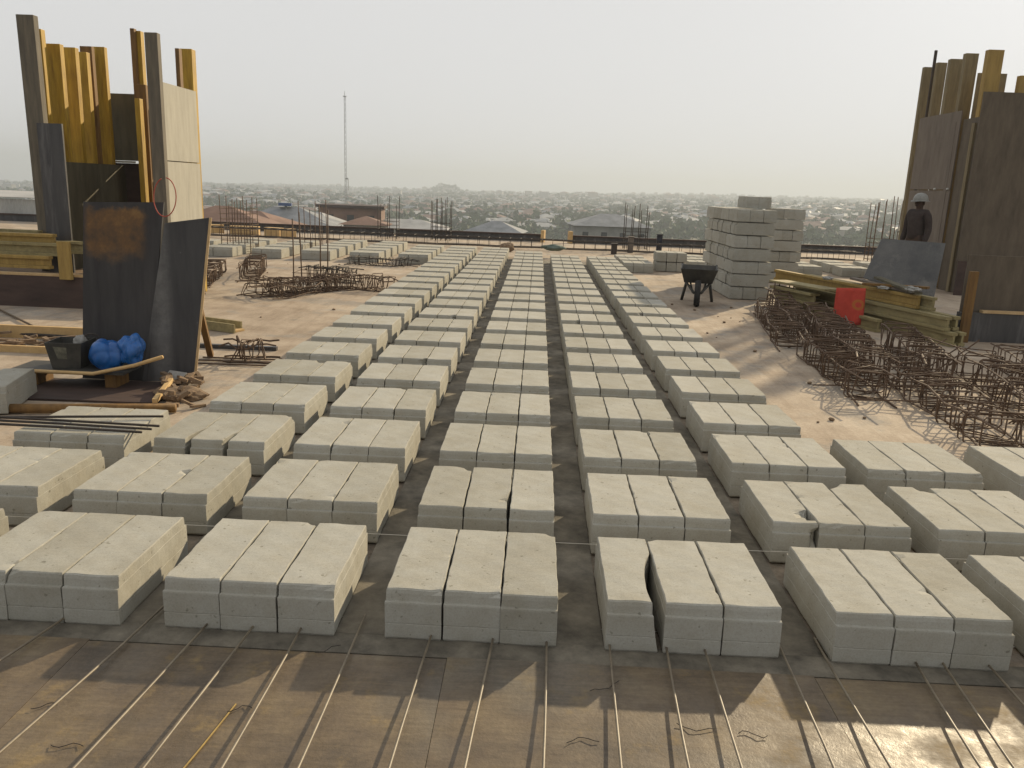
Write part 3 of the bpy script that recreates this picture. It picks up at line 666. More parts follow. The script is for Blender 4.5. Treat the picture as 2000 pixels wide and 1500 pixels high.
rs_ = random.Random(77); stones = [crumple((0, 0, .5), (1, .8, .6), 60+i, 1, .8, .25).mesh('stone', 'debris', True) for i in range(3)]
for k in range(44):
    x, y = (rs_.uniform(-4.8, -2.15), rs_.uniform(6.5, 16)) if k % 2 else (rs_.uniform(1.85, 3.0), rs_.uniform(5.2, 12))
    o = bpy.data.objects.new('stone', stones[k % 3]); COL.objects.link(o); q = rs_.uniform(.008, .026); o.scale = (q, q, q); o.location = (x, y, 0); o.rotation_euler.z = rs_.uniform(0, 6)
    tag(o, 'small chip of mortar lying loose on the sandy deck', 'mortar chip', 'mortar chips on the deck')

# ------------------------------------------------------------------ left column formwork
LF = empty('column_formwork', (-5.4, 11.0, 0), 'tall timber column formwork with yellow edged posts on the left', 'formwork')
def vpost(u0, u1, v, y, dy, mat, z0=0.0, name='post', parent=LF, tilt=0.0):
    a, b = at(u0, v, y), at(u1, v, y); z1 = (a[2]+b[2])/2
    m_ = MB(); m_.box(a[0]-tilt*(z1-z0), b[0]-tilt*(z1-z0), y, y+dy, z0, z1, 0, (tilt, 0)); return m_.build(name, mat, parent, bevel=.005)
vpost(30, 64, 28, 10.10, .10, 'post_grey', tilt=-.008)
vpost(64, 79, 56, 10.30, .09, 'beam_yellow', tilt=-.005)
vpost(85, 116, 85, 10.50, .09, 'beam_yellow')
vpost(117, 146, 92, 10.88, .09, 'beam_yellow', tilt=.004)
vpost(145, 168, 101, 11.26, .09, 'beam_yellow')
vpost(155, 178, 90, 11.45, .08, 'post_brown')
vpost(176, 203, 91, 11.66, .08, 'beam_yellow', tilt=-.004)
a = at(72, 240, 10.05); b = at(121, 243, 10.05)
m_ = MB(); m_.box(a[0], b[0], 10.04, 10.07, 0, a[2]); m_.build('front_board', 'sheet_dark', LF)
xl = at(121, 330, 10.3)[0]; zl = at(150, 318, 11.0)[2]
m_ = MB(); m_.box(xl-.02, xl, 10.1, 11.9, 0, zl); m_.build('left_shade_panel', 'ply_olive', LF)  # dark inner panel set before the posts to imitate their shaded lower part
a = at(203, 182, 11.95); zs = at(240, 316, 11.95)[2]; xb2 = at(372, 200, 11.95)[0]
m_ = MB(); m_.box(a[0]-.25, xb2, 11.92, 11.95, zs+.018, a[2]); m_.build('back_panel', 'ply_olive', LF)
m_ = MB(); m_.box(a[0]-.25, xb2, 11.905, 11.94, 0, zs-.018); m_.build('back_panel', 'brown_form', LF)
m_ = MB(); m_.box(at(212, 316, 11.88)[0], at(264, 316, 11.88)[0], 11.86, 11.90, zs-.014, zs+.012); m_.build('slit_light_strip', 'ply_pale', LF)  # pale strip in place of light showing through the back panel gap
vpost(253, 261, 55, 11.68, .08, 'post_brown')
vpost(263, 274, 60, 11.75, .10, 'beam_yellow')
vpost(265, 284, 165, 11.36, .08, 'post_brown')
vpost(262, 272, 192, 11.17, .10, 'beam_yellow')
vpost(281, 306, 63, 10.0, .09, 'post_grey')
XC = -4.56
vpost(341, 349, 94, atx(349, 200, XC-.06)[1], .09, 'post_brown')
vpost(351, 374, 95, atx(374, 200, XC-.06)[1], .13, 'beam_yellow')
zc1, zc2, zc3 = atx(310, 158, XC)[2], atx(312, 313, XC)[2], atx(322, 435, XC)[2]
yc = atx(386, 250, XC)[1]
m_ = MB(); m_.box(XC-.03, XC, 10.10, yc, zc2+.006, zc1); m_.build('ply_panel', 'ply_pale', LF)
m_ = MB(); m_.box(XC-.03, XC, 10.10, yc+.02, zc3, zc2-.006); m_.build('ply_panel', 'ply_pale', LF)
m_ = MB(); m_.box(XC-.11, XC-.034, 10.14, 10.26, .9, zc1-.05); m_.build('stud', 'post_brown', LF)
m_ = MB(); m_.box(XC-.03, XC-.003, 10.14, yc, 0, zc3-.01); m_.build('lower_panel', 'sheet_dark', LF)
# leaning sheets
t = empty('shutter_sheet', (-3.3, 6.2, 0), 'black shutter sheet with a rusty brown patch standing before the left formwork', 'shutter sheet', 'dark sheets standing before the left formwork')
BL, BR = gnd(152, 742), gnd(288, 745); TR_, TL = at(322, 395, 6.22), at(166, 394, 6.24)
BL[2] = BR[2] = .001; BL[1] = 6.12; BR[1] = 6.10; TL[1] = 6.215; TR_[1] = 6.20
m_ = MB(); m_.slab(BL, BR, TR_, TL, .02); m_.build('sheet', 'rust_patch_sheet', t)
m_ = MB(); m_.beam((-3.45, 6.27, 1.0), (-3.5, 7.0, .02), .05, .04); m_.build('brace', 'post_brown', t)
t = empty('shutter_sheet', (-2.85, 6.15, 0), 'black sheet with a pale plywood edge leaning right of the rusty one', 'shutter sheet', 'dark sheets standing before the left formwork')
BL2, BR2 = gnd(284, 742), gnd(386, 738); TR2, TL2 = at(410, 425, 6.32), at(318, 436, 6.16)
BL2[2] = BR2[2] = .001
BL2[1], BR2[1], TL2[1], TR2[1] = 6.09, 6.20, 6.19, 6.30
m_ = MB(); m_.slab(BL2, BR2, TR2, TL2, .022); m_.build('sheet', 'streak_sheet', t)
m_ = MB(); m_.beam((-2.72, 6.34, 1.0), (-2.85, 7.05, .02), .05, .04); m_.build('brace', 'post_brown', t)
e = np.array(BR2)-np.array(BL2); e /= np.linalg.norm(e)
m_ = MB(); m_.slab(BR2+e*.002, BR2+e*.020, TR2+e*.020, TR2+e*.002, .024); m_.build('ply_edge', 'ply_edge', t)
# red hose loop hanging on the form
pts = []
for k in range(25):
    a = 2*math.pi*k/24*.93+1.9; u, v = 322+22*math.cos(a), 385-38*math.sin(a); q = at(u, v, 6.05); pts.append(q if u > 0 else q)
mb = MB(); mb.tube(pts, .004, 6); tag(mb.build('hose_loop', 'red_hose', smooth=True), 'thin red hose loop hanging before the pale plywood panel', 'hose')

# ------------------------------------------------------------------ left middle ground
t = empty('beam_form', (-6.5, 9.5, 0), 'low dark red brown beam form behind the left sheets', 'formwork')
m_ = MB(); m_.box(-9.0, -4.4, 9.40, 9.43, 0, .365); m_.build('side_board', 'brown_form', t)
m_ = MB(); m_.box(-9.0, -4.4, 9.395, 9.46, .367, .395); m_.build('top_strip', 'ply_edge', t)
m_ = MB(); m_.box(-9.0, -4.4, 9.47, 10.6, 0, .34); m_.build('bed', 'debris', t)
def hbeam(p0, p1, hgt=.16, wd=.075, mat='beam_pile', parent=None):
    p0 = np.array(p0, float); p1 = np.array(p1, float); m_ = MB(); h4 = np.array([0, 0, hgt/2-.018])
    m_.beam(p0+h4, p1+h4, wd, .036); m_.beam(p0-h4, p1-h4, wd, .036); m_.beam(p0, p1, .03, hgt-.073); return m_.build('timber_beam', mat, parent, bevel=.003)
GP = 'timber beams piled on the left form'
for i, (u1, v, y, mt, lab) in enumerate([(100, 513, 9.60, 'beam_dull', 'bottom front'), (118, 488, 9.70, 'beam_pile', 'middle front'), (108, 470, 9.75, 'beam_dull', 'top front'),
                                         (165, 484, 10.0, 'beam_pile', 'longest rear'), (80, 458, 10.0, 'beam_pile', 'top rear')]):
    q = at(u1, v, y); tag(hbeam((q[0]-2.6, y+.1, q[2]), (q[0], y, q[2]), .15 if i != 4 else .10, .09, mt), lab + ' yellow timber beam of the pile on the left form', 'timber beam', GP)
q0 = at(120, 540, 9.385); q1 = at(137, 472, 9.38)
mb = MB(); mb.box(q0[0]+.005, q1[0]+.005, 9.33, 9.38, q0[2]-.03, q1[2]); tag(mb.build('wood_stake', 'beam_dull', bevel=.004), 'short brown wood stake upright against the low dark form', 'wood stake')
# shallow box of scraps
t = empty('scrap_tray', (-4.9, 7.3, 0), 'shallow plank box full of brown wood scraps at left', 'tray')
m_ = MB(); m_.box(-6.2, -3.74, 7.55, 7.59, 0, .12); m_.box(-6.2, -3.74, 6.92, 6.95, 0, .06); m_.build('plank', 'wood_raw', t)
m_ = MB()
for k in range(60):
    x, y = rb.uniform(-6.1, -3.8), rb.uniform(7.0, 7.5); a = rb.uniform(-.6, .9); L = rb.uniform(.08, .3)
    m_.beam((x-L*math.cos(a)/2, y-L*math.sin(a)/2, rb.uniform(.01, .08)), (x+L*math.cos(a)/2, y+L*math.sin(a)/2, rb.uniform(.01, .10)), rb.uniform(.02, .05), .02)
o = m_.build('scraps', 'debris', t); o['kind'] = 'stuff'
mb = MB(); mb.tube([gnd(-40, 575), gnd(0, 605, .02), gnd(55, 632, .02), gnd(100, 656, .03), gnd(128, 664, .05), gnd(170, 664, .06)], .011, 7)
tag(mb.build('cable', 'cable', smooth=True), 'brown cable slanting over the deck behind the mortar tub', 'cable')
mb = MB(); mb.tube([(-6.5, 7.75, .03), (-3.9, 7.45, .045)], .014, 7); tag(mb.build('steel_bar', 'rust_dark'), 'long dark bar lying behind the scrap tray', 'steel bar')
mb = MB(); a, b = gnd(398, 681), gnd(541, 685); mb.beam((a[0]-.6, a[1]+.05, .02), (b[0], b[1], .02), .05, .035); tag(mb.build('long_batten', 'sheet_dark'), 'long dark batten lying between leaning sheet and first column', 'batten')
a, b = gnd(395, 640), gnd(462, 650)
t = empty('wood_box_end', (a[0], a[1], 0), 'short trough of planks with a sunlit end on left deck', 'wood trough')
for dy_, zz in ((-.10, .05), (.10, .05)):
    m_ = MB(); m_.beam((a[0]-.5, a[1]+.25+dy_, zz), (b[0], b[1]+.05+dy_, zz), .022, .09); m_.build('side_plank', 'beam_pile', t)
m_ = MB(); m_.beam((a[0]-.5, a[1]+.25, .012), (b[0]+.005, b[1]+.05, .012), .17, .02); m_.build('base_plank', 'wood_raw', t)
# wheelbarrow tray with blue bag
def tray_mesh(cx, cy, z0, z1, l0, l1, w0, w1, th=.012, a=0):
    m_ = MB(); ca, sa = math.cos(a), math.sin(a)
    def P(x, y, z): return (cx+x*ca-y*sa, cy+x*sa+y*ca, z)
    O = []
    for off in (0, th):
        O += [P(-l0/2+off, -w0/2+off, z0+off), P(l0/2-off, -w0/2+off, z0+off), P(l0/2-off, w0/2-off, z0+off), P(-l0/2+off, w0/2-off, z0+off),
              P(-l1/2+off, -w1/2+off, z1), P(l1/2-off, -w1/2+off, z1), P(l1/2-off, w1/2-off, z1), P(-l1/2+off, w1/2-off, z1)]
    F = [(3, 2, 1, 0)] + [(k, (k+1) % 4, (k+1) % 4+4, k+4) for k in range(4)] + [(8, 9, 10, 11)] + [(k+12, (k+1) % 4+12, (k+1) % 4+8, k+8) for k in range(4)] + [(k+4, (k+1) % 4+4, (k+1) % 4+12, k+12) for k in range(4)]
    m_.add(O, F); return m_
def wheel(c, r_, wd, ax, parent):
    m_ = MB(); n = 24; pr = [(r_*.72, -wd*.5), (r_*.92, -wd*.5), (r_, -wd*.2), (r_, wd*.2), (r_*.92, wd*.5), (r_*.72, wd*.5), (r_*.72, -wd*.5)]
    ax = np.array(ax, float); ax /= np.linalg.norm(ax); e1 = np.array([0, 0, 1.]); e2 = np.cross(ax, e1)
    for rr, h in pr:
        for k in range(n):
            a = 2*math.pi*k/n; m_.v.append(tuple(np.array(c)+ax*h+(e1*math.cos(a)+e2*math.sin(a))*rr))
    for i in range(len(pr)-1):
        for k in range(n):
            a, b = i*n+k, i*n+(k+1) % n; m_.f.append((a, b, b+n, a+n))
    ty = m_.build('tyre', 'rubber', parent, True)
    m_ = MB(); m_.tube([np.array(c)-ax*wd*.3, np.array(c)+ax*wd*.3], r_*.70, 20); m_.build('rim', 'barrow', parent)
t = empty('mixing_board', (-3.4, 5.9, 0), 'low dark board on timbers carrying the tub and the blue bag', 'board')
q0, q1 = at(60, 722, 5.98), at(268, 716, 5.98); zb = .125
m_ = MB(); m_.box(q0[0], q1[0], 5.74, 6.05, zb, zb+.02, .03); m_.build('board', 'barrow', t)
m_ = MB(); m_.tube([(q0[0]+.1, 5.725, zb+.012), (q1[0]-.2, 5.72, zb+.012), at(262, 714, 5.74), at(318, 697, 5.76)], .014, 8); m_.build('edge_stick', 'wood_raw', t, True)
for x in (q0[0]+.12, q1[0]-.12):
    m_ = MB(); m_.box(x-.04, x+.04, 5.80, 6.0, .017, zb-.001); m_.build('timber_block', 'post_brown', t)
q = at(137, 715, 5.9); t = empty('mortar_tub', (q[0], 5.9, zb+.02), 'small dark tub crusted with pale mortar beside the blue bag', 'tub')
tray_mesh(q[0]+.02, 5.9, zb+.022, at(137, 664, 5.9)[2], .20, .26, .20, .26, .008, .1).build('tub', 'barrow', t)
m_ = MB(); zt_ = at(137, 672, 5.78)[2]; x0 = q[0]; m_.slab((x0-.06, 5.789, zb+.05), (x0+.04, 5.799, zb+.05), (x0+.055, 5.775, zt_-.03), (x0-.075, 5.765, zt_-.02), .004); m_.build('mortar_crust', 'barrow_mortar', t)
p = at(210, 692, 5.88); tag(crumple((p[0], 5.88, p[2]-.005), (.13, .11, .125), 8, 8, .9, .27).build('plastic_bag', 'blue', smooth=True), 'bright blue crumpled plastic bag heaped on the low board', 'plastic bag', 'blue bags on the low board')
p = at(258, 682, 5.88); tag(crumple((p[0], 5.88, p[2]), (.085, .09, .115), 14, 8, .95, .27).build('plastic_bag', 'blue', smooth=True), 'smaller blue plastic bag at the right end of the low board', 'plastic bag', 'blue bags on the low board')
p = at(156, 667, 5.95); tag(crumple((p[0], 5.95, p[2]), (.045, .05, .05), 10, 3, .9, .3).build('rag', 'white_rag', smooth=True), 'small dirty white rag on the tub rim', 'rag')
p = at(180, 662, 6.0); pts = [(p[0]+.075*math.cos(a), 6.0, p[2]-.02+.06*math.sin(a)) for a in np.linspace(-.9, 4.0, 14)]
mb = MB(); mb.tube(pts, .006, 6); tag(mb.build('wire_loop', 'rust_dark', smooth=True), 'dark wire loop sticking up behind the blue bag', 'wire')
mb = MB(); mb.box(-4.5, -2.62, 5.42, 6.02, .001, .016, .03); tag(mb.build('ground_shade_sheet', 'brown_form'), 'added dark sheet standing in for shade on the deck under the low board', 'sheet')  # flat dark sheet added to stand in for shade on the deck
# loose timber near the first blocks
a, b = gnd(303, 797), gnd(330, 762); mb = MB(); mb.beam((a[0], a[1], .05), (b[0]+.02, b[1], .08), .035, .03); tag(mb.build('wood_stick', 'wood_raw', bevel=.003), 'bright yellow wood stick lying slanted at the sheet foot', 'wood stick')
mb = MB(); mb.tube([gnd(-60, 798, .035), gnd(343, 797, .035)], .032, 12); tag(mb.build('round_pole', 'post_brown', smooth=True), 'dark round pole lying behind the far left blocks', 'pole')
m_ = MB()
for k in range(46):
    q = gnd(rb.uniform(318, 392), rb.uniform(748, 798)); a = rb.uniform(0, 3.1); L = rb.uniform(.03, .13); z = rb.uniform(.01, .09)
    m_.beam((q[0]-L*math.cos(a)/2, q[1]-L*math.sin(a)/2, z), (q[0]+L*math.cos(a)/2, q[1]+L*math.sin(a)/2, max(.01, z+rb.uniform(-.05, .05))), rb.uniform(.015, .04), rb.uniform(.01, .03))
q = gnd(352, 778); cr = crumple((q[0], q[1], .03), (.17, .13, .07), 15); m_.add(cr.v, cr.f)
tag(m_.build('debris_heap', 'debris'), 'small heap of wood chips and rubble at the foot of the dark sheets', 'debris heap')
m_ = MB(); q = gnd(338, 752); m_.slab(q+np.array([-.10, 0, .02]), q+np.array([.06, -.03, .04]), q+np.array([.09, .05, .09]), q+np.array([-.05, .07, .1]), .01); tag(m_.build('paper_scrap', 'white_rag'), 'pale crumpled paper scrap on the rubble heap', 'paper scrap')

# ------------------------------------------------------------------ right column formwork
XR = 7.55
RF = empty('column_formwork', (8.2, 16.4, 0), 'tall brown timber column formwork on the right with ragged posts', 'formwork')
def rpost(u0, u1, v, dx, dy, mat, z0=0.0, parent=RF, name='post', y=None):
    y = y or atx(u0, v, XR+dx)[1]; a, b = at(u0, v, y), at(u1, v, y); m_ = MB(); m_.box(a[0], b[0], y, y+dy, z0, (a[2]+b[2])/2); return m_.build(name, mat, parent, bevel=.004)
y_far, y_mid, y_near = atx(1787, 300, XR)[1], atx(1866, 300, XR)[1], atx(1922, 300, XR)[1]
rpost(1827, 1832, 98, .05, .04, 'rust_dark')
rpost(1806, 1830, 131, .04, .10, 'post_olive')
rpost(1832, 1851, 122, .04, .10, 'post_olive')
rpost(1858, 1881, 115, .04, .12, 'post_olive')
rpost(1888, 1913, 104, .04, .12, 'post_olive')
rpost(1932, 1963, 97, .06, .12, 'beam_dull')
rpost(1912, 1968, 143, .20, .05, 'post_olive')
rpost(1994, 2040, 148, .35, .12, 'beam_dull', y=y_near+.3)
zt = atx(1792, 232, XR)[2]; zsm = atx(1790, 371, XR)[2]
m_ = MB(); m_.box(XR, XR+.022, y_mid, y_far, zsm+.01, zt); m_.build('ply_panel', 'ply_grey', RF)
m_ = MB(); m_.box(XR+.003, XR+.022, y_mid, y_far, 0, zsm-.008); m_.build('ply_panel', 'ply_grey', RF)
for u in (1826, 1851):
    q = atx(u, 369, XR-.006); m_ = MB(); m_.lathe((q[0], q[1], q[2]-.02), [(0.001, 0), (.026, .001), (.03, .02), (.022, .036), (.001, .04)], 12); m_.build('tie_hole', 'tin_white', RF)
zi = atx(1890, 232, XR+.05)[2]
m_ = MB(); m_.box(XR+.05, XR+.075, y_near+.1, y_mid-.01, 0, zi); m_.build('inner_panel', 'ply_dim', RF)
rpost(1868, 1876, 238, -.005, .10, 'ply_grey', name='edge_post')
rpost(1904, 1914, 240, .01, .10, 'post_olive', name='edge_post')
yf = y_near; a = at(1922, 182, yf); zf = at(1960, 180, yf)[2]
m_ = MB(); m_.box(a[0], a[0]+2.2, yf, yf+.025, 0.6, zf); m_.build('front_panel', 'ply_dim', RF)
m_ = MB(); m_.box(a[0]+.02, a[0]+2.2, yf-.02, yf-.002, .0, .6); m_.build('lower_panel', 'brown_form', RF)
# low dark form and prop in front of it
t = empty('beam_form', (5.6, 9.9, 0), 'low dark beam form with a pale top strip at the right edge', 'formwork')
m_ = MB(); m_.box(4.98, 6.8, 9.70, 9.73, 0, .34); m_.box(4.98, 5.01, 9.735, 9.795, 0, .34); m_.build('side_board', 'sheet_dark', t, bevel=.003)
m_ = MB(); m_.box(5.22, 6.8, 9.68, 9.76, .342, .372); m_.build('top_strip', 'ply_edge', t)
m_ = MB(); m_.box(5.02, 6.8, 9.80, 9.825, .20, 1.0); m_.build('back_board', 'ply_dim', t)
a = at(1886, 600, 9.6); b = at(1902, 600, 9.6); tp = at(1890, 530, 9.6)
mb = MB(); mb.box(a[0], b[0], 9.60, 9.66, 0, tp[2]); tag(mb.build('wood_prop', 'post_brown', bevel=.004), 'brown wood prop standing upright at the corner of the low right form', 'wood prop')

# beam pile on the right
GQ = 'timber beams piled before the right formwork'
def pile_beam(p0, p1, lab, mt='beam_pile', h=.16, w_=.085): tag(hbeam(p0, p1, h, w_, mt), lab, 'timber beam', GQ)
pile_beam((3.95, 12.4, .082), (4.72, 9.25, .082), 'lowest beam of the right pile, its near end on the shaded deck')
pile_beam((4.08, 12.5, .082), (4.84, 9.30, .082), 'second lowest beam of the right pile, beside the formwork')
pile_beam((3.83, 12.2, .245), (4.68, 9.35, .245), 'upper front beam of the right pile, over the lowest one')
pile_beam((4.00, 12.6, .247), (4.80, 9.40, .247), 'upper rear beam of the right pile, beside the grey sheet')
pile_beam((3.72, 12.9, .408), (4.60, 9.95, .408), 'top beam of the right pile with an orange far end', 'beam_dull')
pile_beam((4.0, 12.3, .41), (4.70, 9.8, .41), 'top rear beam of the right pile under the grey sheet')
pile_beam((3.60, 12.3, .082), (4.22, 10.1, .082), 'short beam at the foot of the pile below red cloth')
pile_beam((3.48, 12.1, .247), (3.78, 11.2, .247), 'short stub beam left of the red cloth', 'beam_pile', .16, .16)
mb = MB(); mb.beam((3.55, 12.2, .38), (3.95, 11.0, .40), .30, .03); tag(mb.build('plank', 'beam_pile', bevel=.003), 'wide olive plank lying over beam ends left of the red cloth', 'plank')
for i, (a, b) in enumerate([((4.25, 11.2, .55), (4.62, 10.1, .50)), ((4.45, 10.9, .60), (4.55, 9.9, .52)), ((4.2, 10.7, .53), (4.8, 10.2, .56))]):
    mb = MB(); mb.beam(a, b, .10, .03); tag(mb.build('wood_offcut', ['ply_grey', 'ply_olive', 'post_brown'][i], bevel=.003), ['long grey', 'dark', 'crosswise brown'][i] + ' wood offcut on top of the right pile', 'wood offcut', 'offcuts on the right pile')
for i, (x, y, z, s_) in enumerate([(4.50, 9.95, .56, .08), (4.34, 10.4, .52, .06), (3.95, 11.3, .53, .06)]):
    tag(crumple((x, y, z), (s_, s_, s_*.8), 30+i, 5, .45, .55).build('rag', 'white_rag', smooth=True), ['pale crumpled rag on top of the right pile', 'small grey white rag further back on the right pile', 'pale rag at the far end of the pile'][i], 'rag')
# red cloth hanging on the pile
mb = MB(); A_, B_ = at(1634, 562, 10.55), at(1691, 563, 10.45); n = 10
P_ = []
for j in range(n+1):
    for i in range(n+1):
        s_, q = i/n, j/n; top = A_*(1-s_)+B_*s_; z = top[2]*(1-q)+.03*q+.01*math.sin(s_*9)*q
        P_.append((top[0]-.03*q*(1-s_), top[1]-.05*q-.02*math.sin(s_*8+q*2)*q-.01, z))
N_ = len(P_); mb.v = [tuple(p_) for p_ in P_]+[(p_[0], p_[1]+.012, p_[2]) for p_ in P_]
for j in range(n):
    for i in range(n):
        k = j*(n+1)+i; mb.f.append((k, k+n+1, k+n+2, k+1)); mb.f.append((k+N_, k+1+N_, k+n+2+N_, k+n+1+N_))
bd = [i for i in range(n)] + [i*(n+1)+n for i in range(n)] + [(n+1)*n+n-i for i in range(n)] + [(n-i)*(n+1) for i in range(n)]
for a, b in zip(bd, bd[1:]+bd[:1]): mb.f.append((a, b, b+N_, a+N_))
tag(mb.build('red_cloth', 'red', smooth=True), 'bright red cloth with a faint yellow ring hanging on the beam pile', 'cloth')
# grey sheet
a, b, c = at(1686, 542, 11.0), at(1822, 592, 10.75), at(1847, 475, 11.05)
n_ = np.cross(b-a, c-b); dr = ray(1722, 466); d = CAM+dr*(((a-CAM)@n_)/(dr@n_))   # fourth corner in the plane of the others
mb = MB(); mb.slab(a, b, c, d, .018); tag(mb.build('grey_sheet', 'panel_grey'), 'large plain grey sheet leaning on the right beam pile', 'sheet')

# ------------------------------------------------------------------ wheelbarrow by the stacks
WX, WY = at(1363, 590, 11.9)[0], 12.0
t = empty('wheelbarrow', (WX, WY, 0), 'dark empty wheelbarrow standing by the block stacks', 'wheelbarrow')
tray_mesh(WX, WY+.25, .32, .53, .40, .52, .52, .80, .012).build('tray', 'barrow', t)
for s_ in (-1, 1):
    m_ = MB(); m_.tube([(WX+s_*.17, WY+.45, .29), (WX+s_*.225, WY+.5, .0)], .022, 8); m_.build('leg', 'barrow', t, True)
    m_ = MB(); m_.tube([(WX+s_*.05, WY-.22, .20), (WX+s_*.16, WY+.1, .30), (WX+s_*.22, WY+.6, .36), (WX+s_*.26, WY+1.05, .50)], .018, 8); m_.build('handle', 'barrow', t, True)
    m_ = MB(); m_.tube([(WX+s_*.07, WY-.15, .20), (WX+s_*.11, WY+.05, .32)], .014, 7); m_.build('fork', 'barrow', t, True)
wheel((WX, WY-.16, .19), .19, .085, (1, 0, 0), t)
t.rotation_euler.z = -.19

# ------------------------------------------------------------------ the worker
def skin_object(name, mat, chains, parent=None, sub=2):
    V, E, Rr, key = [], [], [], {}
    for ch in chains:
        prev = None
        for p_, r_ in ch:
            k = tuple(round(x, 4) for x in p_)
            if k not in key: key[k] = len(V); V.append(p_); Rr.append(r_)
            i = key[k]
            if prev is not None and prev != i: E.append((prev, i))
            prev = i
    me = bpy.data.meshes.new(name); me.from_pydata(V, E, []); me.update(); me.materials.append(M[mat])
    o = bpy.data.objects.new(name, me); COL.objects.link(o)
    sk = o.modifiers.new('skin', 'SKIN'); sk.use_smooth_shade = True
    if not me.skin_vertices: me.attributes
    for i, r_ in enumerate(Rr):
        me.skin_vertices[0].data[i].radius = (r_, r_) if not isinstance(r_, tuple) else r_
        me.skin_vertices[0].data[i].use_root = (i == 0)
    o.modifiers.new('sub', 'SUBSURF').levels = sub; o.modifiers['sub'].render_levels = sub
    if parent: o.parent = parent
    return o
PX, PY = at(1797, 400, 14.6)[0], 14.6
man = empty('person', (PX, PY, 0), 'worker in white helmet and dark clothes standing behind the grey sheet', 'person')
man.rotation_euler.z = R(-62)      # faces the left-hand side and a little towards the camera
arm = lambda s: [((0, 0, 1.36), .12), ((s*.13, 0, 1.385), .07), ((s*.185, .01, 1.34), .055), ((s*.215, .02, 1.10), .043), ((s*.225, -.06, .88), .033), ((s*.222, -.085, .80), .030)]
leg = lambda s: [((0, 0, .93), .13), ((s*.09, 0, .86), .095), ((s*.10, -.01, .48), .060), ((s*.105, .02, .10), .042), ((s*.108, -.03, .04), .040), ((s*.112, -.13, .03), .034)]
torso = [((0, 0, .93), .13), ((0, 0, 1.10), .125), ((0, 0, 1.25), .14), ((0, 0, 1.36), .12), ((0, .005, 1.45), .055), ((0, -.005, 1.51), .058), ((0, -.012, 1.57), .088), ((0, -.008, 1.645), .085)]
fing = []
for s in (-1, 1):
    for k in range(4):
        fy = -.115+.020*k; fing.append([((s*.222, -.085, .80), .030), ((s*.222, fy, .735), .0105), ((s*.218, fy-.004, .70), .0095), ((s*.208, fy-.002, .668+.006*abs(k-1.5)), .0085)])
    fing.append([((s*.222, -.085, .80), .030), ((s*.212, -.125, .765), .011), ((s*.205, -.140, .735), .0095)])
body = skin_object('body', 'skin', [torso, arm(1), arm(-1), leg(1), leg(-1)]+fing, man)
nose = MB(); nose.add([(-.014, -.094, 1.555), (.014, -.094, 1.555), (0, -.118, 1.555), (0, -.092, 1.60), (0, -.096, 1.545)], [(0, 2, 3), (2, 1, 3), (0, 4, 2), (4, 1, 2), (0, 3, 1, 4)]); o = nose.build('nose', 'skin', None, True); o.parent = man
for s in (-1, 1):
    m_ = MB(); m_.lathe((s*.086, -.01, 1.56), [(.001, -.03), (.010, -.02), (.013, 0), (.010, .022), (.001, .03)], 10); o = m_.build('ear', 'skin', None, True); o.parent = man
    m_ = MB(); m_.lathe((s*.033, -.089, 1.593), [(.001, -.007), (.010, 0), (.001, .007)], 10); o = m_.build('eye', 'white_rag', None, True); o.parent = man
m_ = MB(); m_.tube([(-.024, -.090, 1.522), (0, -.096, 1.520), (.024, -.090, 1.522)], .006, 6); o = m_.build('mouth', 'cloth_dark', None, True); o.parent = man
sleeve = lambda s: [((0, 0, 1.365), .135), ((s*.135, 0, 1.39), .088), ((s*.190, .01, 1.34), .072), ((s*.219, .02, 1.10), .058), ((s*.228, -.05, .91), .046)]
skin_object('shirt', 'cloth_dark', [[((0, 0, .90), .155), ((0, 0, 1.10), .150), ((0, 0, 1.25), .162), ((0, 0, 1.365), .135)], sleeve(1), sleeve(-1)], man)
tl = lambda s: [((0, 0, .92), .145), ((s*.09, 0, .86), .112), ((s*.10, -.01, .48), .082), ((s*.105, .02, .09), .066)]
skin_object('trousers', 'cloth_trouser', [[((0, 0, .92), .145), ((0, 0, .99), .145)], tl(1), tl(-1)], man)
m_ = MB(); m_.lathe((0, .0, 1.60), [(.118, .0), (.121, .02), (.115, .06), (.095, .10), (.060, .128), (.001, .14)], 24)
m_.lathe((0, .0, 1.60), [(.150, -.004), (.152, .004), (.118, .012)], 24); m_.add([(-.09, -.11, 1.60), (.09, -.11, 1.60), (.06, -.18, 1.588), (-.06, -.18, 1.588)], [(0, 1, 2, 3)])
o = m_.build('helmet', 'helmet', None, True); o.parent = man

# ------------------------------------------------------------------ beyond the deck
# ribbed white hoarding at the left
t = empty('sheet_fence', (-15, 25.9, 0), 'ribbed white metal sheet fence at the far left edge', 'fence')
m_ = MB(); xs_ = np.arange(-19, -12.2, .07)
for i in range(len(xs_)-1):
    z0, z1 = .05, .66; a, b = .02*(i % 2), .02*((i+1) % 2)
    m_.add([(xs_[i], 25.8-a, z0), (xs_[i+1], 25.8-b, z0), (xs_[i+1], 25.8-b, z1), (xs_[i], 25.8-a, z1), (xs_[i], 25.82-a, z0), (xs_[i+1], 25.82-b, z0), (xs_[i+1], 25.82-b, z1), (xs_[i], 25.82-a, z1)], [(0, 1, 2, 3), (5, 4, 7, 6), (3, 2, 6, 7)])
m_.build('ribbed_sheet', 'tin_white', t)
m_ = MB(); m_.slab((-19, 25.7, .72), (-12.2, 25.7, .72), (-12.2, 29, .84), (-19, 29, .84), .02); m_.build('cap_sheet', 'tin_pale', t)

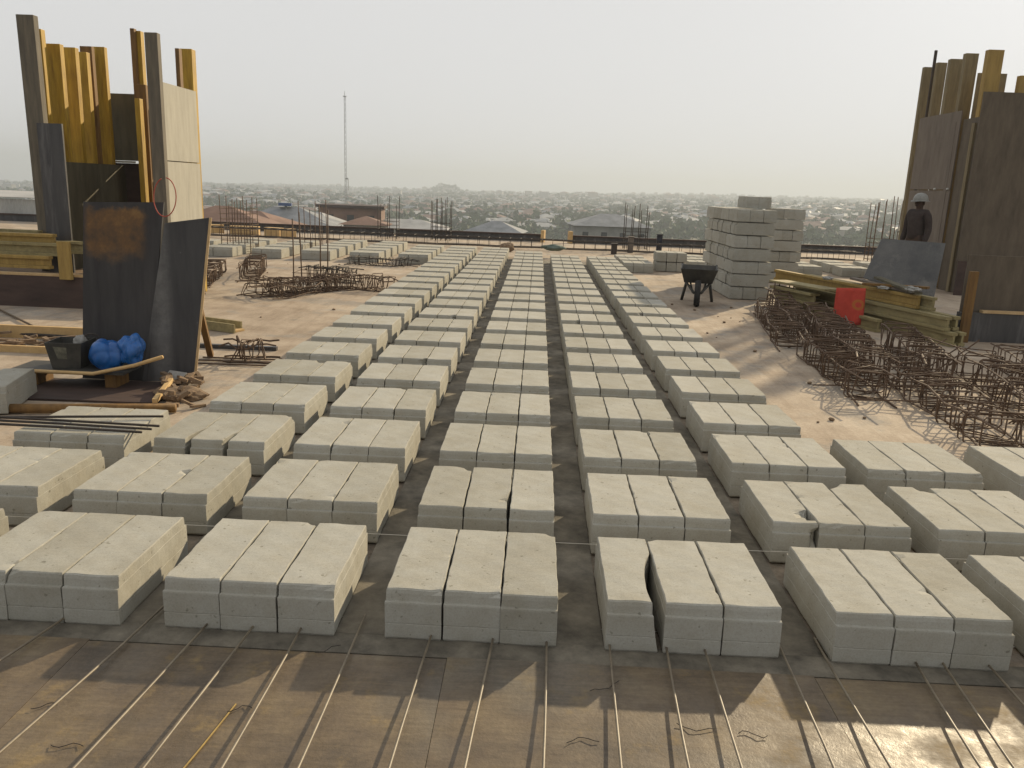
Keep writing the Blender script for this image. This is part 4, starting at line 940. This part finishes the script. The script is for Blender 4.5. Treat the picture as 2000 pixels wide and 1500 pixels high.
def hip(mb_, cx, cy, z0, z1, lx, ly, rot, rise, over=.5, flat=False):
    c_, s_ = math.cos(rot), math.sin(rot)
    def P(x, y, z): return (cx+x*c_-y*s_, cy+x*s_+y*c_, z)
    a, b = lx/2+over, ly/2+over; k = max(0, a-b)
    if flat:
        mb_.hexa([P(-a, -b, z1), P(a, -b, z1), P(a, b, z1), P(-a, b, z1), P(-a, -b, z1+.4), P(a, -b, z1+.4), P(a, b, z1+.4), P(-a, b, z1+.4)]); return
    mb_.add([P(-a, -b, z1), P(a, -b, z1), P(a, b, z1), P(-a, b, z1), P(-k, 0, z1+rise), P(k, 0, z1+rise)], [(0, 1, 5, 4), (1, 2, 5), (2, 3, 4, 5), (3, 0, 4), (3, 2, 1, 0)])
def walls(mb_, cx, cy, z0, z1, lx, ly, rot):
    c_, s_ = math.cos(rot), math.sin(rot)
    P = lambda x, y, z: (cx+x*c_-y*s_, cy+x*s_+y*c_, z); a, b = lx/2, ly/2
    mb_.hexa([P(-a, -b, z0), P(a, -b, z0), P(a, b, z0), P(-a, b, z0), P(-a, -b, z1), P(a, -b, z1), P(a, b, z1), P(-a, b, z1)])
def house(u, v_top, dist, lx, ly, hgt, rot, wall, roof, label, rise=2.0, flat=False, group=None, win=True):
    d = ray(u, v_top); d = d/np.hypot(d[0], d[1]); p = CAM+d*dist; zt_ = p[2]; z1 = zt_-(0.4 if flat else rise); z0 = min(z1-hgt, terrain_z(p[0], p[1])-.5)
    t = empty('house', (p[0], p[1], z0), label, 'house', group)
    m_ = MB(); walls(m_, p[0], p[1], z0, z1, lx, ly, rot); m_.build('wall', wall, t)
    m_ = MB(); hip(m_, p[0], p[1], z0, z1+.01, lx, ly, rot, rise, .5, flat); m_.build('roof', roof, t)
    if win:
        c_, s_ = math.cos(rot), math.sin(rot); nw = max(2, int(lx/3))
        for f in range(int(max(1, min(3, hgt//3)))):
            for k in range(nw):
                x = -lx/2+lx*(k+.5)/nw; zz = z1-1.0-3*f; m_ = MB(); y = -ly/2
                Q = lambda x_, y_, z_: (p[0]+x_*c_-y_*s_, p[1]+x_*s_+y_*c_, z_)
                m_.hexa([Q(x-.5, y-.05, zz-1.2), Q(x+.5, y-.05, zz-1.2), Q(x+.5, y+.02, zz-1.2), Q(x-.5, y+.02, zz-1.2), Q(x-.5, y-.05, zz), Q(x+.5, y-.05, zz), Q(x+.5, y+.02, zz), Q(x-.5, y+.02, zz)])
                m_.build('window', 'window', t)
    return t
house(435, 402, 62, 9, 8, 6, .15, 'plaster_tan', 'tin_rust', 'house with a rusty brown roof just right of the pale plywood panel', 1.8)
house(497, 412, 70, 8, 7, 5, -.1, 'plaster_tan', 'tin_rust', 'house with a reddish roof behind the left starter bars', 1.5)
house(560, 404, 105, 12, 9, 6, .1, 'plaster_grey', 'tin_grey', 'grey roofed house below the blue canopy', 2)
house(620, 414, 120, 9, 8, 5, -.2, 'plaster', 'tin_pale', 'cream house with pale roof left of the mast foot', 2)
house(690, 400, 130, 9, 7, 7, .1, 'tin_rust', 'brown_form', 'dark brown unfinished house right of the mast foot', .4, True)
house(715, 422, 85, 4.0, 4, 4, .1, 'plaster', 'tin_rust', 'small cream hut before the dark brown house', .8)
house(790, 428, 130, 13, 8, 4, .05, 'plaster', 'tin_pale', 'long low house with a bright white roof', 1.2)
house(605, 428, 80, 7, 6, 4, .2, 'plaster_grey', 'tin_grey', 'low dark roofed shed in front of the cream house', 1.2)
house(1190, 418, 150, 13, 10, 6, .1, 'plaster_grey', 'tin_grey', 'large dark grey roofed block left of the central starter bars', 2)
house(970, 432, 170, 11, 9, 5, -.1, 'plaster', 'tin_grey', 'pale house standing beyond the gap in the edge formwork', 2)
p = at(557, 399, 100); t = empty('canopy', (p[0], p[1], p[2]-6), 'small flat blue canopy on a thin post above the grey roof', 'canopy')
m_ = MB(); m_.box(p[0]-.75, p[0]+.75, p[1]-.6, p[1]+.6, p[2]-.18, p[2]+.16, .2); m_.build('roof', 'tin_blue', t)
m_ = MB(); m_.beam((p[0]+.1, p[1], p[2]-7), (p[0]+.1, p[1], p[2]-.18), .22, .22, (0, 1, 0)); m_.build('post', 'mast', t)

# mast
MD = 450.0
pt = at(673, 178, MD); pbz = terrain_z(pt[0], pt[1]); t = empty('radio_mast', (pt[0], pt[1], pbz), 'very tall thin grey lattice mast fading into the haze', 'mast')
m_ = MB(); Hm = pt[2]-pbz; w0 = .62
for k in range(3):
    a = 2*math.pi*k/3+.3; m_.tube([(pt[0]+w0*math.cos(a), pt[1]+w0*math.sin(a), pbz), (pt[0]+w0*.8*math.cos(a), pt[1]+w0*.8*math.sin(a), pt[2]-2.5)], .10, 5)
m_.build('mast_leg', 'mast', t)
m_ = MB(); nz_ = 26
for i in range(nz_):
    z0, z1 = pbz+(Hm-2.5)*i/nz_, pbz+(Hm-2.5)*(i+1)/nz_
    for k in range(3):
        a, b = 2*math.pi*k/3+.3, 2*math.pi*(k+1)/3+.3
        if i % 2: a, b = b, a
        m_.tube([(pt[0]+w0*.9*math.cos(a), pt[1]+w0*.9*math.sin(a), z0), (pt[0]+w0*.9*math.cos(b), pt[1]+w0*.9*math.sin(b), z1)], .05, 4)
m_.build('lattice', 'mast', t)
m_ = MB(); m_.tube([(pt[0], pt[1], pt[2]-2.6), (pt[0], pt[1], pt[2])], .12, 6); m_.build('aerial', 'mast', t)
m_ = MB(); m_.lathe((pt[0], pt[1], pt[2]-2.7), [(.05, 0), (1.0, 0), (1.0, .3), (.05, .3)], 10); m_.build('top_platform', 'mast', t)
q = at(680, 349, MD); m_ = MB(); m_.beam((pt[0], pt[1], q[2]), (q[0], q[1], q[2]), .4, .8); m_.beam((q[0], q[1], q[2]-6), (q[0], q[1], q[2]), .3, .3, (0, 1, 0)); m_.build('dish_bracket', 'mast', t)

# the town: nearer houses and trees one by one, the rest as masses
rt = random.Random(21)
GH = 'small houses of the hazy town'
WALLS = ['plaster', 'plaster_tan', 'plaster_grey']; ROOFS = ['tin_grey', 'tin_rust', 'tin_pale', 'tin_grey', 'tin_rust']
RN = {'tin_grey': 'grey', 'tin_rust': 'rusty', 'tin_pale': 'pale'}
def place(rmin, rmax):
    az = R(rt.uniform(-34, 31)); r_ = rt.uniform(rmin**.6, rmax**.6)**(1/.6); return r_*math.sin(az), r_*math.cos(az), r_
protoH = {}
for wl in WALLS:
    for rf in set(ROOFS):
        for fl in (0, 1):
            root = bpy.data.objects.new('house', None)
            m1 = MB(); lx, ly, h = (11, 9, 3.6) if not fl else (10, 9, 6.6); walls(m1, 0, 0, -3, h, lx, ly, 0)
            m2 = MB(); hip(m2, 0, 0, 0, h+.01, lx, ly, 0, 2.2, .6)
            protoH[wl, rf, fl] = (m1.mesh('wall', wl), m2.mesh('roof', rf))
n_h = 0
for k in range(190):
    x, y, r_ = place(640, 1150)
    wl, rf, fl = rt.choice(WALLS), rt.choice(ROOFS), int(rt.random() < .35)
    t = empty('house', (x, y, terrain_z(x, y)), f'{"two storey" if fl else "low"} house with {RN[rf]} roof and {dict(plaster="cream", plaster_tan="tan", plaster_grey="grey")[wl]} walls in the hazy town', 'house', GH)
    t.rotation_euler.z = rt.uniform(-.6, .6); s_ = rt.uniform(.8, 1.25); t.scale = (s_*rt.uniform(.8, 1.5), s_, rt.uniform(.85, 1.15))
    for nm, me in zip(('wall', 'roof'), protoH[wl, rf, fl]):
        o = bpy.data.objects.new(nm, me); COL.objects.link(o); o.parent = t
for rf in ('tin_grey', 'tin_rust', 'tin_pale'):
    mw, mr = MB(), MB()
    for k in range(2700):
        x, y, r_ = place(520, 4200)
        if rt.random() < .25 and r_ > 1800: continue
        z = terrain_z(x, y); lx, ly = rt.uniform(8, 18), rt.uniform(7, 12); h = rt.choice((3.0, 3.2, 3.4, 5.2, 6.0)); rot = rt.uniform(-.7, .7)
        if r_ > 1500 and rt.random() < .06: h = rt.uniform(9, 16)
        walls(mw, x, y, z-4, z+h, lx, ly, rot); hip(mr, x, y, z, z+h+.01, lx, ly, rot, rt.uniform(1.2, 2.6), .6, rt.random() < .25)
    dn = {'tin_grey': 'grey', 'tin_rust': 'rusty', 'tin_pale': 'pale'}[rf]
    t = empty('distant_houses', (0, 1500, 0), f'mass of far off houses with {dn} roofs fading into haze', 'houses'); t['kind'] = 'stuff'
    for nm, m_, mt in (('walls', mw, {'tin_grey': 'plaster', 'tin_rust': 'plaster_tan', 'tin_pale': 'plaster_grey'}[rf]), ('roofs', mr, rf)):
        o = m_.build(nm, mt, t); o['kind'] = 'stuff'
def crown(seed, n, rx, rz, leaf, cz):
    rg = random.Random(seed); m_ = MB(); cl = [(rg.gauss(0, rx*.42), rg.gauss(0, rx*.42), cz+rg.gauss(0, rz*.42), rg.uniform(.28, .5)) for _ in range(11)]
    for k in range(n):
        cx, cy, cz_, cr = rg.choice(cl); d = np.array([rg.gauss(0, 1) for _ in range(3)]); d /= np.linalg.norm(d)
        p_ = np.array([cx, cy, cz_])+d*cr*np.array([rx, rx, rz])*rg.uniform(.6, 1.05)
        a = np.array([rg.gauss(0, 1) for _ in range(3)]); b = np.cross(a, d+.3*np.array([rg.gauss(0, 1) for _ in range(3)])); a = a/np.linalg.norm(a)*leaf*rg.uniform(.6, 1.3); b = b/np.linalg.norm(b)*leaf*rg.uniform(.4, 1.0)
        m_.add([p_-a, p_-b, p_+a, p_+b], [(0, 1, 2, 3)])
    return m_
crowns = [crown(s, 520, 3.4, 2.5, .55, 5.2).mesh('crown', 'leaf') for s in range(4)]
mt_ = MB(); mt_.tube([(0, 0, -3), (.1, 0, 1.5), (.05, .1, 3.4), (0, 0, 5.5)], .32, 7, r1=.10)
for k in range(5):
    a = k*1.26; mt_.tube([(.05, .1, 3.0), (.8*math.cos(a), .8*math.sin(a), 4.3), (1.9*math.cos(a), 1.9*math.sin(a), 5.6)], .12, 5, r1=.04)
trunk = mt_.mesh('trunk', 'bark')
def tree(x, y, s_, k, label, group='trees of the hazy town'):
    t = empty('tree', (x, y, terrain_z(x, y)), label, 'tree', group); t.rotation_euler.z = rt.uniform(0, 6); t.scale = (s_*rt.uniform(.85, 1.3), s_*rt.uniform(.85, 1.3), s_)
    for nm, me in (('trunk', trunk), ('crown', crowns[k % 4])):
        o = bpy.data.objects.new(nm, me); COL.objects.link(o); o.parent = t
for k in range(150):
    x, y, r_ = place(620, 1150)
    tree(x, y, rt.uniform(.7, 1.35), k, 'rounded green tree among the houses of the hazy town')
for i, (u, dist, s_, lab) in enumerate([(655, 118, 1.0, 'dark tree at the left of the brown house'), (738, 116, 1.0, 'dark tree at the right of the brown house'), (1010, 130, .8, 'dark tree beyond the gap in the edge formwork'), (1160, 150, .9, 'dark tree beside the dark grey roofed block'),
                                        (25, 140, 1.25, 'dark tree above the ribbed white fence'), (60, 150, 1.1, 'tree between white fence and left formwork'), (900, 120, .7, 'low tree behind the lone starter bars'), (600, 125, .9, 'dark tree right of the small blue canopy'), (775, 140, .8, 'low tree at the bright white roof'), (530, 128, .8, 'dark tree left of the small blue canopy')]):
    d = ray(u, 400); d = d/np.hypot(d[0], d[1]); q = CAM+d*dist; tree(q[0], q[1], s_, i, lab, 'nearer trees below the deck')
mt2 = MB(); cl = [crown(50+s, 34, 3.6, 2.7, 1.7, 3.6) for s in range(5)]
for k in range(9500):
    x, y, r_ = place(430, 4300)
    z = terrain_z(x, y); c = rt.choice(cl); s_ = rt.uniform(.7, 1.4)*(1+.3*(r_ > 2000)); a = rt.uniform(0, 6.28); ca, sa = math.cos(a)*s_, math.sin(a)*s_; n = len(mt2.v)
    mt2.v += [(x+p_[0]*ca-p_[1]*sa, y+p_[0]*sa+p_[1]*ca, z+p_[2]*s_) for p_ in c.v]; mt2.f += [tuple(i+n for i in f) for f in c.f]
tag(mt2.build('distant_trees', 'leaf'), 'mass of far off trees between the hazy houses', 'trees', None, 'stuff')

# ------------------------------------------------------------------ haze
mb = MB(); mb.box(-4700, 4700, -4700, 4700, -130, 75); hz = mb.build('haze', None); hz['kind'] = 'stuff'; hz['label'] = 'pale haze lying over the whole town and deck'
m = bpy.data.materials.new('haze'); m.use_nodes = True; t = m.node_tree; t.nodes.clear()
pv = t.nodes.new('ShaderNodeVolumePrincipled'); om = t.nodes.new('ShaderNodeOutputMaterial'); t.links.new(pv.outputs[0], om.inputs['Volume'])
pv.inputs['Color'].default_value = (0.52, 0.575, 0.64, 1); pv.inputs['Density'].default_value = 0.00058; pv.inputs['Anisotropy'].default_value = 0.25
hz.data.materials.append(m)
